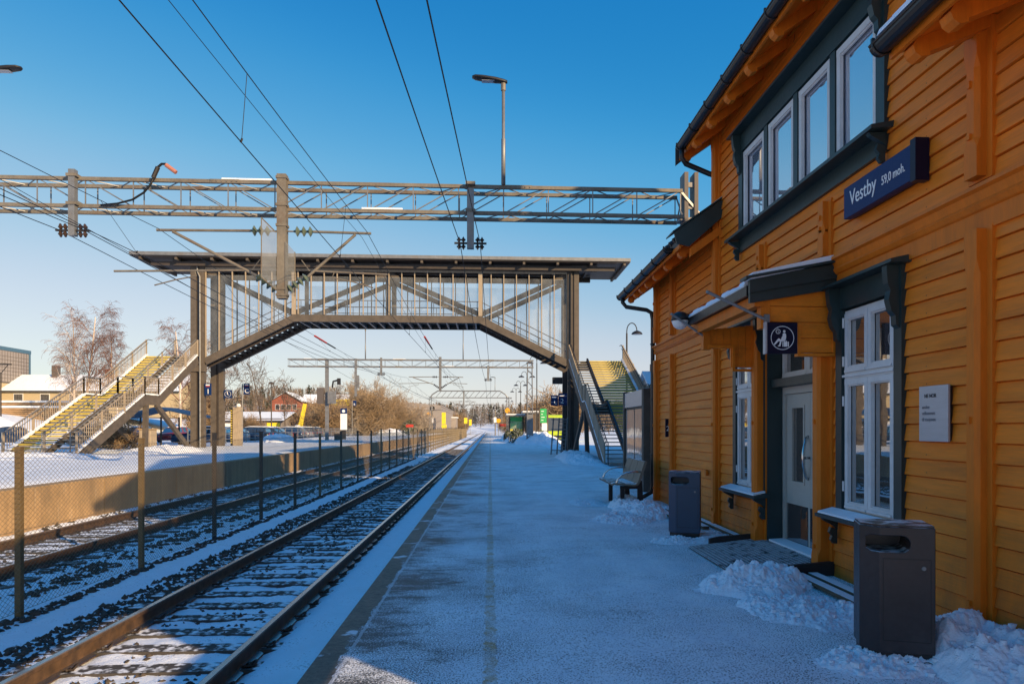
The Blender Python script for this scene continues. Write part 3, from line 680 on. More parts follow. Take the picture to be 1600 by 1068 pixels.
def casement(mb, y0, y1, z0, z1, x, bar=.058):
    mb.box(x-.022, x+.02, y0, y1, z0, z0+bar); mb.box(x-.022, x+.02, y0, y1, z1-bar, z1)
    mb.box(x-.020, x+.018, y0, y0+bar, z0+bar, z1-bar); mb.box(x-.020, x+.018, y1-bar, y1, z0+bar, z1-bar)
    # drip and glazing beads
    mb.box(x-.036, x-.022, y0+.02, y1-.02, z0+.004, z0+.028)
    mb.box(x-.006, x+.014, y0+bar, y1-bar, z0+bar, z0+bar+.014); mb.box(x-.006, x+.014, y0+bar, y1-bar, z1-bar-.014, z1-bar)
def window(lab, y0, y1, z0, z1, trans, cols=2, trim=.125, mull=0., pane='pane', header=.24, fixn=True):
    """green surround with cap, brackets and shelf; white casements; one pane per casement"""
    x = XW
    mb = MB()
    mb.box(x-.055, x+.10, y0-trim, y0-.002, z0-.03, z1+.02); mb.box(x-.055, x+.10, y1+.002, y1+trim, z0-.03, z1+.02)
    mb.box(x-.060, x+.10, y0-trim-.004, y1+trim+.004, z1+.022, z1+header)
    mb.prism([(x, z1+header+.075), (x-.20, z1+header+.03), (x-.20, z1+header+.002), (x, z1+header+.002)], 'y', y0-trim-.09, y1+trim+.09)
    if mull:
        w = (y1-y0-(cols-1)*mull)/cols
        for i in range(1, cols):
            a = y0 + i*w + (i-1)*mull
            mb.box(x-.05, x+.09, a+.002, a+mull-.002, z0-.02, z1+.02)
    win = mb.build('window', M['green'], st); win['label'] = lab
    # brackets under the cap (scrolled)
    sc = [(0,0),(-.12,0),(-.12,-.05),(-.108,-.16),(-.085,-.22),(-.10,-.30),(-.075,-.40),(-.04,-.44),(-.035,-.52),(0,-.55)]
    for yy in (y0-trim*.5, y1+trim*.5):
        MB().prism([(x-.055+u, z1+header-.0+v) for u, v in sc], 'y', yy-.04, yy+.04).build('scroll_bracket', M['green'], win)
    # shelf sill
    sb = MB()
    sb.prism([(x-.02, z0-.005), (x-.23, z0-.045), (x-.23, z0-.08), (x-.02, z0-.06)], 'y', y0-trim-.10, y1+trim+.10)
    sb.box(x-.05, x+.01, y0-trim, y1+trim, z0-.24 if mull else z0-.13, z0-.062)
    sill = sb.build('window_sill', M['green'], win)
    for yy in (y0-trim+.01, y1+trim-.01):
        br = MB()
        br.prism([(x-.05, z0-.08), (x-.21, z0-.085), (x-.19, z0-.11), (x-.08, z0-.17), (x-.05, z0-.20)], 'y', yy-.03, yy+.03)
        br.prism([(x-.05,z0-.20),(x-.12,z0-.18),(x-.135,z0-.23),(x-.105,z0-.27),(x-.12,z0-.31),(x-.09,z0-.35),(x-.05,z0-.35)], 'y', yy-.022, yy+.022)
        br.build('sill_bracket', M['green'], win)
    if not mull:
        sn = MB().prism([(x-.06, z0+.018), (x-.215, z0-.020), (x-.22, z0-.038), (x-.06, z0-.004)], 'y', y0-trim-.04, y1+trim+.06)
        sn.build('sill_snow', M['snow'], win)
    fr = MB(); xf = x-.005
    if not mull:
        fr.box(xf-.01, xf+.08, y0, y0+.03, z0, z1); fr.box(xf-.01, xf+.08, y1-.03, y1, z0, z1)
        fr.box(xf-.01, xf+.08, y0+.03, y1-.03, z0, z0+.03); fr.box(xf-.01, xf+.08, y0+.03, y1-.03, z1-.03, z1)
        if trans: fr.box(xf-.03, xf+.08, y0+.03, y1-.03, trans-.03, trans+.03); fr.box(xf-.05, xf-.03, y0+.01, y1-.01, trans-.012, trans+.012)
        fr.build('window_frame', M['white'], win)
        ym = (y0+y1)/2; rows = [(z0+.032, (trans-.032) if trans else z1-.032)] + ([(trans+.032, z1-.032)] if trans else [])
        for c0, c1 in ((y0+.032, ym-.003), (ym+.003, y1-.032)):
            for r0, r1 in rows:
                m2 = MB(); casement(m2, c0, c1, r0, r1, xf-.012); cs = m2.build('casement', M['white'], win)
                MB().box(xf+.012, xf+.02, c0+.04, c1-.04, r0+.04, r1-.04).build('pane', M[pane], win)
        # hinges
        hb = MB()
        for zz in (z0+.25, (trans or z1)-.25, (trans or z0)+.15, z1-.12): hb.tube([(xf-.04, y1-.02, zz-.05), (xf-.04, y1-.02, zz+.05)], .011, 6)
        hb.build('hinge', M['white'], win)
    else:
        w = (y1-y0-(cols-1)*mull)/cols
        for i in range(cols):
            a = y0 + i*(w+mull)
            m2 = MB(); casement(m2, a+.01, a+w-.01, z0, z1, xf-.012, .07); m2.build('casement', M['white'], win)
            MB().add([(xf+.022, a+.05, z0+.05), (xf+.022, a+w-.05, z0+.05), (xf+.020, a+w-.05, z1-.05), (xf+.020, a+.05, z1-.05), (xf+.03, a+.05, z0+.05), (xf+.03, a+w-.05, z0+.05), (xf+.028, a+w-.05, z1-.05), (xf+.028, a+.05, z1-.05)], [(0,1,2,3),(4,7,6,5),(0,4,5,1),(2,6,7,3),(0,3,7,4),(1,5,6,2)]).build('pane', M[pane], win)
    return win
window('tall white four-pane window beside the metal plaque', 6.2, 7.15, .76, 2.78, 2.12)
window('tall white four-pane window on the far side of the door', 9.34, 10.33, .76, 2.78, 2.12)
window('long green band of four upper windows reflecting the sky', 6.50, 10.06, 4.35, 5.50, None, cols=4, trim=.15, mull=.12, pane='pane_up', header=.26)

# door in its dark green reveal
mb = MB()
mb.box(XW-.03, XW+.26, 9.18, 9.285, -.05, 2.95); mb.box(XW-.03, XW+.26, 7.60, 7.68, -.05, 2.95)
mb.box(XW+.02, XW+.26, 7.682, 9.178, 2.12, 2.22); mb.box(XW+.02, XW+.26, 7.682, 9.178, 2.85, 2.95)
dr = mb.build('door', M['green'], st); dr['label'] = 'grey glazed double door in a dark green reveal'
xd = XW+.20
fr = MB(); fr.box(xd-.03, xd+.06, 9.11, 9.178, .10, 2.118); fr.box(xd-.03, xd+.06, 7.682, 7.75, .10, 2.118); fr.box(xd-.035, xd+.06, 7.752, 9.108, 2.03, 2.118)
fr.box(xd-.06, xd+.06, 7.684, 9.176, .06, .12)
fr.build('door_frame', M['doorgrey'], dr)
ym = 8.43
for c0, c1 in ((7.755, ym-.003), (ym+.003, 9.105)):
    m2 = MB()
    w = c1-c0; s0, s1 = c0+.16, c1-.16
    m2.box(xd, xd+.045, c0, s0, .14, 2.025); m2.box(xd, xd+.045, s1, c1, .14, 2.025)
    m2.box(xd+.001, xd+.044, s0, s1, 1.86, 2.025); m2.box(xd+.001, xd+.044, s0, s1, .62, .92); m2.box(xd+.001, xd+.044, s0, s1, .14, .17)
    for z0, z1 in ((.92, 1.86),):
        m2.box(xd-.012, xd, s0-.02, s0+.012, z0-.02, z1+.02); m2.box(xd-.012, xd, s1-.012, s1+.02, z0-.02, z1+.02)
        m2.box(xd-.012, xd, s0+.012, s1-.012, z0-.02, z0+.012); m2.box(xd-.012, xd, s0+.012, s1-.012, z1-.012, z1+.02)
    m2.build('door_leaf', M['doorgrey'], dr)
    MB().box(xd+.018, xd+.026, s0-.005, s1+.005, .915, 1.865).build('pane', M['pane'], dr)
    MB().box(xd-.008, xd+.0, c0+.05, c1-.012, .16, .64).build('kick_pane', M['paneflat'], dr)
pts = [(xd-.0, ym+.05, .98)] + [(xd-.02-.075*math.sin(t*PI), ym+.05-.06*math.sin(t*PI), .98+.52*t) for t in np.linspace(.05, .95, 14)] + [(xd-.0, ym+.05, 1.50)]
hn = MB().tube(pts, .017, 8); hn.tube([(xd, ym+.02, 1.24), (xd-.09, ym-.005, 1.24)], .016, 8); hn.build('handle', M['chrome'], dr, smooth=True)
m2 = MB(); casement(m2, 7.70, ym-.003, 2.225, 2.845, xd-.02, .07); casement(m2, ym+.003, 9.16, 2.225, 2.845, xd-.02, .07)
m2.build('transom_frame', M['white'], dr)
MB().box(xd, xd+.008, 7.74, 9.12, 2.27, 2.80).build('transom_pane', M['pane'], dr)

# roofs
def roof(name_lab, y0, y1, xe, ze, xr, zr, th=.10, slk=.7):
    sl = slk
    xb2 = 2*xr-xe
    mb = MB()
    xk = XW+.12; zk = ze+(xk-xe)*slk; xk2 = 2*xr-xk
    mb.prism([(xe, ze), (xk, zk), (xr, zr), (xk2, zk), (xb2, ze), (xb2, ze-th), (xk2, zk-th), (xr, zr-th*1.2), (xk, zk-th), (xe, ze-th)], 'y', y0, y1)
    r = mb.build('roof', M['rooftile'], st); r['label'] = name_lab
    # tile rolls running down the slope: their ends make the bumpy eave line
    t = MB(); n = int((y1-y0)/.235)
    for i in range(n+1):
        y = y0+.06+i*(y1-y0-.12)/n
        t.tube([(xe-.03, y, ze+.02), (XW+.1, y, ze+.02+(XW+.1-xe)*sl), (XW+2.0, y, ze+.02+(XW+.1-xe)*sl+1.9*(zr-ze-(XW+.12-xe)*sl)/(xr-XW-.12))], .045, 6)
    t.build('roof_tiles', M['rooftile'], r)
    return r, sl
def gutter(y0, y1, x, z, r=.075):
    mb = MB(); n = 8; vs = []; fs = []
    ang = [PI + PI*i/n for i in range(n+1)]
    for y in (y0, y1):
        for a in ang: vs.append((x+r*math.cos(a), y, z+r*math.sin(a)))
        for a in reversed(ang): vs.append((x+(r-.008)*math.cos(a), y, z+(r-.008)*math.sin(a)))
    m = 2*(n+1)
    for i in range(m): fs.append((i, (i+1)%m, m+(i+1)%m, m+i))
    mb.add(vs, fs)
    for y in (y0, y1): mb.prism([(x+r*math.cos(a), z+r*math.sin(a)) for a in ang], 'y', y-.006, y+.006)
    mb.tube([(x-r, y0, z), (x-r, y1, z)], .011, 6)
    k = int((y1-y0)/.75)
    for i in range(k+1):
        y = y0+.05+i*(y1-y0-.1)/max(1, k)
        mb.tube([(x+(r+.006)*math.cos(a), y, z+(r+.006)*math.sin(a)) for a in ang], .009, 5)
        mb.box(x-r-.012, x-r+.01, y-.012, y+.012, z, z+.035)
    return mb.build('gutter', M['gutter'], st, fixn=False)
def tails(ys, xe, ze, sl, w=.115, d=.12, ext=.0):
    for y in ys:
        a = Vector((xe+.07-ext, y, ze-.16)); b_ = Vector((XW+.02, y, ze-.16+(XW+.02-xe-.07+ext)*sl))
        mb = MB().beam(a, b_, w, d, (0,0,1))
        mb.prism([(a.x-.075, a.z-.005), (a.x-.055, a.z-.055), (a.x-.01, a.z-.085), (a.x+.05, a.z-.07), (a.x+.06, a.z+.03), (a.x-.04, a.z+.055)], 'y', y-w/2-.003, y+w/2+.003)
        mb.build('rafter_tail', M['orange_trim'], st)
# main block
xe, ze = 3.10, 6.14; slm = .70
r, _ = roof('steep dark tiled roof of the two-storey middle', YN1-.45, YM1+.50, xe, ze, XR, 11.5)
MB().prism([(xe+.02, ze-.115), (XW+.05, ze-.115+(XW+.03-xe)*slm), (XW+.05, ze-.14+(XW+.03-xe)*slm), (xe+.02, ze-.14)], 'y', YN1-.43, YM1+.48).build('soffit', M['orange'], st)
MB().box(xe-.005, xe+.022, YN1-.44, YM1+.49, ze-.16, ze-.10).build('fascia', M['orange_trim'], st)
gutter(YN1-.46, YM1+.16, xe-.07, ze-.06)
tails([5.5, 6.3, 7.06, 7.82, 8.62, 9.39, 10.18, 10.92, 11.5], xe, ze, slm)
bb = MB()
for yy in (YM1+.50, YN1-.47):
    bb.prism([(xe-.06, ze+.06), (XW+.12, ze+.6), (XR, 11.58), (XR, 11.27), (XW+.12, ze+.32), (xe-.06, ze-.24)], 'y', yy, yy+.03)
bb.build('bargeboard', M['darkwood'], st)
# chimney on the ridge
ch = MB().box(XR-.4, XR+.4, 7.6, 8.5, 10.9, 12.5).box(XR-.46, XR+.46, 7.54, 8.56, 12.5, 12.62).build('chimney', M['redwall'], r)
# wings
xw_, zw = 2.95, 4.56; slw = .70
for y0, y1, lab in ((YM1-.11, YF1+.50, 'dark tiled roof of the far wing'), (YN0-.5, YN1+.12, 'snow-edged dark tiled roof of the near wing')):
    XRw = 6.9
    zw, slw = (4.56, .70) if y0 > 8 else (4.48, .42)
    r, _ = roof(lab, y0, y1, xw_, zw, XRw, 7.3 if y0 > 8 else 5.6, slk=slw)
    g0, g1 = (y0+.42, y1) if y0 > 8 else (y0, y1)
    MB().prism([(xw_+.02, zw-.115), (XW+.02, zw-.115+(XW-xw_)*slw), (XW+.02, zw-.14+(XW-xw_)*slw), (xw_+.02, zw-.14)], 'y', y0+.03, y1-.03).build('soffit', M['orange'], st)
    MB().box(xw_-.005, xw_+.022, y0+.03, y1-.03, zw-.165, zw-.10).build('fascia', M['orange_trim'], st)
    gutter(g0, g1, xw_-.07, zw-.06)
    tl = [11.43, 12.35, 13.2, 13.9, 14.45, 15.0, 15.6] if y0 > 8 else [.6, 1.4, 2.2, 3.0, 3.8, 4.6, 5.02]
    tails(tl, xw_+.05, zw, slw)
    ys_ = (y0-.035) if y0 > 8 else y1+.003
    if y0 > 8:
        b1 = MB()
        b1.prism([(xw_-.10, zw+.07), (XW+.3, zw+.07+(XW+.4-xw_)*slw), (XW+.3, zw-.15+(XW+.4-xw_)*slw), (xw_+.14, zw-.16+.02), (xw_-.06, zw-.10)], 'y', ys_, ys_+.035)
        b1.prism([(xw_-.13, zw+.085), (XW+.3, zw+.085+(XW+.43-xw_)*slw), (XW+.3, zw+.06+(XW+.43-xw_)*slw), (xw_-.13, zw+.06)], 'y', ys_-.03, ys_+.4)
        b1.build('bargeboard', M['green'], st)
        MB().prism([(xw_+.18, zw-.14), (XW, zw-.14+(XW-xw_-.16)*slw), (XW, zw-.28+(XW-xw_-.16)*slw), (xw_+.18, zw-.28)], 'y', ys_+.05, ys_+.16).build('verge_beam', M['orange_trim'], st)
        MB().prism([(xw_-.10, zw+.09), (XW+.3, zw+.09+(XW+.4-xw_)*slw), (XW+.3, zw+.12+(XW+.4-xw_)*slw), (xw_-.06, zw+.125)], 'y', ys_-.02, ys_+.36).build('roof_snow', M['snow'], r)
    else:
        sn = MB(); n = 30
        for i in range(n):
            ya = y0 + (y1-y0)*i/n; yb = y0 + (y1-y0)*(i+1)/n; t = .08 + .02*math.sin(i*1.7)
            sn.prism([(xw_-.09, zw+.02), (xw_-.07, zw+.02+t*.8), (xw_+.02, zw+.06+t), (XW+.1, zw+.08+t+.9*slw), (XW+.1, zw+.9*slw)], 'y', ya, yb)
        sn.build('roof_snow', M['snow'], r)
# unseen veranda added past the near wing to cast shadow bands on the track
vr = MB().box(2.92, 3.08, -7.0, 1.25, 3.20, 4.12).build('shade_beam', M['orange_trim'], st)
MB().box(2.94, 3.06, -7.0, 1.25, 2.10, 2.42).build('shade_rail', M['orange_trim'], st)
MB().prism([(2.93, 4.40), (6.9, 5.55), (6.9, 5.7), (2.93, 4.55)], 'y', -7.2, YN0-.5).build('shade_roof', M['rooftile'], st)
for yy in (-7.0, -3.6): MB().box(2.93, 3.07, yy-.07, yy+.07, 0, 3.198).build('shade_post', M['orange_trim'], st)
# downpipes
d = MB().tube([(3.03, 11.28, 6.02), (3.03, 11.30, 5.88), (3.10, 11.32, 5.79), (XW-.12, 11.38, 5.66), (XW-.03, 11.34, 5.62)], .042, 10); 
d.build('downpipe', M['gutter'], st, smooth=True)
d = MB().tube([(2.89, 15.72, 4.50), (2.90, 15.70, 4.34), (2.97, 15.66, 4.24), (3.40, 15.56, 4.16), (3.50, 15.55, 4.10), (3.53, 15.55, 3.95), (3.53, 15.55, .35), (3.50, 15.55, .2), (3.30, 15.50, .10)], .045, 10)
for z in (3.4, 2.2, 1.0): d.tube([(3.53, 15.55, z), (3.53, 15.55, z+.03)], .056, 10)
d.build('downpipe', M['gutter'], st, smooth=True)
# small round vent on the boarding near the far corner
MB().tube([(XW-.03, 11.75, .86), (XW-.075, 11.75, .86)], .05, 8).build('vent', M['orange_trim'], st)

# porch over the door
PY0, PY1 = 7.30, 9.60
pm = MB()
def Lpanel(y, th, vertical):
    # stepped side panel: short outer part, deeper inner part by the wall
    z0o, z0i, zt = 2.68, 2.38, 3.16
    xo, xs, xi = 2.88, 3.19, XW-.05
    m = MB()
    if vertical:
        n = 7
        for i in range(n):
            a = xo+(xi-xo)*i/n; b_ = xo+(xi-xo)*(i+1)/n-.004
            m.box(a, b_, y, y+th, (z0o if b_ < xs+.02 else z0i)+.02, zt-.26+ (a-xo)*.1)
    else:
        for (a, b_, z0, z1) in ((xo,xi,3.04,3.15),(xo,xi,2.865,3.035),(xo,xi,2.70,2.86),(xs,xi,2.535,2.695),(xs,xi,2.385,2.53)):
            e = random.uniform(0,.004)
            m.add([(a,y-.018+e,z0),(b_,y-.018+e,z0),(b_,y-.004,z1),(a,y-.004,z1),(a,y+th,z0),(b_,y+th,z0),(b_,y+th,z1),(a,y+th,z1)], [(0,1,2,3),(4,7,6,5),(0,4,5,1),(3,2,6,7),(0,3,7,4),(1,5,6,2)])
    m.box(xo-.02, xs+.03, y-.03, y+th+.006, z0o-.03, z0o+.012); m.box(xs, xs+.035, y-.028, y+th+.008, z0i-.005, z0o-.03)
    m.box(xs, xi+.02, y-.03, y+th+.006, z0i-.035, z0i-.005); m.box(xi, xi+.03, y-.025, y+th, z0i, 3.0)
    return m
m1 = Lpanel(PY0+.06, .05, False); m1.v += []
por = m1.build('porch', M['orange'], st); por['label'] = 'small porch with stepped side panels over the door'
Lpanel(PY1-.22, .05, True).build('porch_panel', M['orange'], por)
pp = MB().box(2.80, 2.90, PY0+.04, PY0+.15, 2.63, 2.98).box(2.80, 2.90, PY1-.24, PY1-.13, 2.63, 2.98)
pp.beam((2.78, PY0+.03, 2.915), (2.78, PY1, 2.915), .10, .12); pp.build('porch_beam', M['orange_trim'], por)
MB().prism([(2.70, 2.98), (XW, 3.17), (XW, 3.26), (2.68, 3.07)], 'y', PY0+.05, PY1).build('porch_roof', M['darkwood'], por)
bg = MB()
bg.prism([(2.66, 2.985), (XW+.01, 3.155), (XW+.01, 3.305), (2.66, 3.135)], 'y', PY0-.03, PY0+.02)
bg.prism([(2.67, 2.885), (XW+.01, 3.05), (XW+.01, 3.16), (2.67, 2.99)], 'y', PY0-.005, PY0+.045)
bg.prism([(2.60, 3.115), (XW+.01, 3.315), (XW+.01, 3.34), (2.60, 3.145)], 'y', PY0-.09, PY0+.10)
bg.build('porch_bargeboard', M['green'], por)
gd = MB().box(2.655, 2.685, PY0+.06, PY1, 2.97, 3.075); gd.build('porch_eave_board', M['gutter'], por)
sn = MB()
for i in range(12):
    ya = PY0-.07 + (PY1-PY0+.07)*i/12; yb = PY0-.07 + (PY1-PY0+.07)*(i+1)/12; t = .05+.012*math.sin(i*2.1)
    zz = .05 if i == 0 else 0
    sn.prism([(2.645, 3.082+zz), (2.68, 3.087+t+zz), (XW-.1, 3.275+t+zz), (XW-.02, 3.265+zz), (2.66, 3.068+zz)], 'y', ya, yb)
sn.build('porch_snow', M['snow'], por)
for (p, q) in (((2.85, PY0+.03, 2.72), (2.26, PY0+.10, 3.01)), ((2.85, PY1-.2, 2.79), (2.40, PY1-.16, 3.10))):
    f = MB().tube([p, q], .016, 8); f.lathe([(.0,0),(.022,.004),(.02,.03),(0,.034)], (q[0], q[1], q[2]-.015), 8)
    f.box(p[0]-.02, p[0]+.03, p[1]-.03, p[1]+.01, p[2]-.06, p[2]+.05)
    f.build('flag_holder', M['galv'], por)

# snow wedge where wall meets platform is added with the snow banks
gl = thing('wall_lamp', 'globe lamp with black cowl on the corner of the porch', 'lamp', (2.6, 9.62, 2.9))
MB().lathe([(0,-.115),(.05,-.105),(.09,-.07),(.115,-.01),(.118,.03)], (2.56, 9.62, 3.04), 16).build('globe', M['signwhite'], gl, smooth=True)
MB().lathe([(.124,.0),(.118,.05),(.095,.09),(.055,.118),(0,.125)], (2.56, 9.62, 3.04), 16).build('cowl', M['gutter'], gl, smooth=True)
MB().tube([(2.62, 9.60, 3.09), (2.72, 9.56, 3.06)], .05, 8).build('arm', M['gutter'], gl)

# ------------------------------------------------------------------ lettering
def text_mesh(body, size, mat, parent, pos, facing, name='lettering', ext=.002, align='LEFT', sx=1., bold=0.):
    cu = bpy.data.curves.new(name, 'FONT'); cu.body = body; cu.size = size; cu.extrude = ext; cu.align_x = align; cu.offset = bold; cu.resolution_u = 4
    tmp = bpy.data.objects.new('tmp_text', cu); COL.objects.link(tmp)
    dg = bpy.context.evaluated_depsgraph_get(); me = bpy.data.meshes.new_from_object(tmp.evaluated_get(dg))
    bpy.data.objects.remove(tmp); me.name = name
    ax = {'-x': (Vector((0,-1,0)), Vector((-1,0,0))), '-y': (Vector((1,0,0)), Vector((0,-1,0)))}[facing]
    og = Vector(ORG[parent.name])
    mat4 = Matrix.Identity(4)
    up = Vector((0,0,1))
    for i in range(3): mat4[i][0] = ax[0][i]*sx; mat4[i][1] = up[i]; mat4[i][2] = ax[1][i]; mat4[i][3] = pos[i]-og[i]
    me.transform(mat4); me.materials.clear(); me.materials.append(mat)
    o = bpy.data.objects.new(name, me); COL.objects.link(o); o.parent = parent; ORG[o.name] = tuple(og); return o

sg = thing('station_name_sign', 'long dark blue name sign with white writing on the upper wall', 'sign', (XW-.1, 6.37, 3.62))
sf = MB().box(XW-.13, XW-.06, 5.80, 6.95, 3.655, 3.955).build('sign_panel', M['blue'], sg, bevel=.004)
MB().box(XW-.145, XW-.026, 5.72, 5.795, 3.63, 3.98).box(XW-.06, XW-.026, 5.80, 6.93, 3.66, 3.95).build('sign_backing', M['navy'], sg)
text_mesh('Vestby', .205, M['signwhite'], sg, (XW-.132, 6.83, 3.755), '-x', sx=.86)
text_mesh('59,0 moh.', .115, M['signwhite'], sg, (XW-.132, 6.26, 3.762), '-x', sx=.80)

wr = thing('waiting_room_sign', 'square navy sign with white ring and seated traveller hanging under the porch', 'sign', (3.02, PY0-.02, 2.36))
WX0, WX1, WZ0, WZ1, WY = 2.845, 3.165, 2.365, 2.685, PY0-.02
MB().box(WX0, WX1, WY, WY+.06, WZ0, WZ1).build('sign_panel', M['navy'], wr, bevel=.004)
MB().box(WX0-.02, WX0-.002, WY-.004, WY+.064, WZ0-.004, WZ1+.004).build('sign_edge', M['aluplate'], wr)
pg = MB(); cx_, cz_ = (WX0+WX1)/2, (WZ0+WZ1)/2
def ring(cx, cz, r0, r1, n=40):
    vs = []; fs = []
    for k in range(n):
        a = 2*PI*k/n
        for r in (r0, r1): vs.append((cx+r*math.cos(a), WY-.0015, cz+r*math.sin(a)))
    for k in range(n):
        j = (k+1) % n; fs.append((2*k, 2*k+1, 2*j+1, 2*j))
    pg.add(vs, fs)
def flat(pts): pg.add([(cx_+u*.16, WY-.0015, cz_+v*.16) for u, v in pts], [tuple(range(len(pts)))])
ring(cx_, cz_, .116, .123); ring(cx_-.046, cz_+.066, .019, .025, 24)
flat([(-.30,.50),(-.28,.50),(-.28,.40),(-.22,.36),(-.235,.34),(-.30,.385)])
flat([(.12+.085*math.cos(a), .42+.085*math.sin(a)) for a in np.linspace(0, 2*PI, 16, endpoint=False)])
flat([(.02,.28),(.12,.32),(.22,.28),(.25,.10),(.22,-.12),(-.02,-.12),(-.10,-.10),(-.06,.02),(.0,.12)])       # torso
flat([(.18,-.12),(-.12,-.10),(-.24,-.02),(-.34,-.10),(-.58,-.42),(-.50,-.46),(-.26,-.22),(-.04,-.22),(.18,-.22)])   # legs
flat([(-.16,-.20),(-.22,-.46),(-.30,-.50),(-.28,-.54),(-.14,-.54),(-.06,-.22)])
flat([(.0,-.24),(.05,-.24),(.05,-.56),(.0,-.56)]); flat([(.08,-.24),(.32,-.24),(.32,-.56),(.08,-.56)]); flat([(.35,-.24),(.42,-.24),(.42,-.56),(.35,-.56)])
flat([(.12,-.24),(.12,-.17),(.28,-.17),(.28,-.24),(.25,-.24),(.25,-.20),(.15,-.20),(.15,-.24)])
pg.build('pictogram', M['signwhite'], wr, fixn=False)

pq = thing('wall_plaque', 'small brushed metal plaque with worn lettering beside the tall window', 'plaque', (XW-.05, 5.61, 1.49))
MB().box(XW-.065, XW-.045, 5.42, 5.80, 1.49, 1.94).build('plate', M['aluplate'], pq, bevel=.003)
MB().box(XW-.044, XW-.02, 5.43, 5.79, 1.50, 1.93).build('plate_backing', M['gutter'], pq)
text_mesh('NE NOR', .042, M['ink'], pq, (XW-.067, 5.725, 1.845), '-x', bold=.0012, ext=.0005)
for t, z in (('ønsker', 1.755), ('velkommen', 1.705), ('til stasjonen', 1.655)): text_mesh(t, .044, M['inkgrey'], pq, (XW-.067, 5.755, z), '-x', ext=.0005, sx=.85)
ns = thing('small_platform_sign', 'tiny navy sign screwed to the ochre boards near the far corner', 'sign', (XW-.06, 14.2, 1.5))
MB().box(XW-.16, XW-.04, 14.12, 14.15, 1.42, 1.78).build('sign_panel', M['navy'], ns)
text_mesh('2', .14, M['signwhite'], ns, (XW-.145, 14.118, 1.54), '-y')

# ------------------------------------------------------------------ ramp, planks, bins, bench, information board
rp = thing('door_ramp', 'dark steel mesh ramp with raised sides in front of the grey door', 'ramp', (3.15, 8.4, 0))
def rz_(x): return .03 + (x-2.62)/(3.60-2.62)*.10
pl = MB()
pl.add([(2.62,7.42,.028),(3.72,7.42,.142),(3.72,9.42,.142),(2.62,9.42,.028),(2.62,7.42,.018),(3.72,7.42,.10),(3.72,9.42,.10),(2.62,9.42,.018)], [(0,1,2,3),(4,7,6,5),(0,4,5,1),(2,6,7,3),(0,3,7,4),(1,5,6,2)])
pl.build('ramp_plate', M['rampmesh'], rp)
gm = MB()
for i in range(40):
    y = 7.44+i*.0503
    gm.tube([(2.63, y, .036), (3.70, y+.0, .148)], .006, 4, False)
for i in range(22):
    x = 2.64+i*.05
    gm.tube([(x, 7.44, rz_(x)+.007), (x, 9.40, rz_(x)+.007)], .006, 4, False)
gm.build('grating', M['rampmesh'], rp, fixn=False)
for y in (7.37, 9.42):
    MB().prism([(2.90, .0), (3.60, .0), (3.60, .20), (3.05, .16), (2.90, .13)], 'y', y, y+.05).build('side_plate', M['steeldark'], rp)
MB().prism([(3.60,.142),(3.80,.15),(3.80,.175),(3.60,.165)], 'y', 7.70, 9.16).build('threshold_snow', M['snow'], rp)
k = 0
for (x, y0, y1, lab) in ((3.20, 5.75, 7.32, 'outer snow-covered plank on the ground between near bin and ramp'), (3.36, 5.7, 7.33, 'inner snow-covered plank along the wall between near bin and ramp'),
                         (3.48, 9.5, 13.2, 'plank at the wall foot behind the blue-grey bin'), (3.30, 10.9, 13.3, 'plank in the snow behind the blue-grey bin'), (3.13, 11.1, 13.4, 'outermost plank in the snow beyond the blue-grey bin'),
                         (3.40, 2.6, 4.3, 'half-buried plank in the snow at the near end of the wall')):
    o = MB().beam((x, y0, .075), (x+random.uniform(-.02,.02), y1, .08), .105, .04).build('plank', M['plank'], bevel=.004); tag(o, lab, 'plank', 'planks along the station wall')

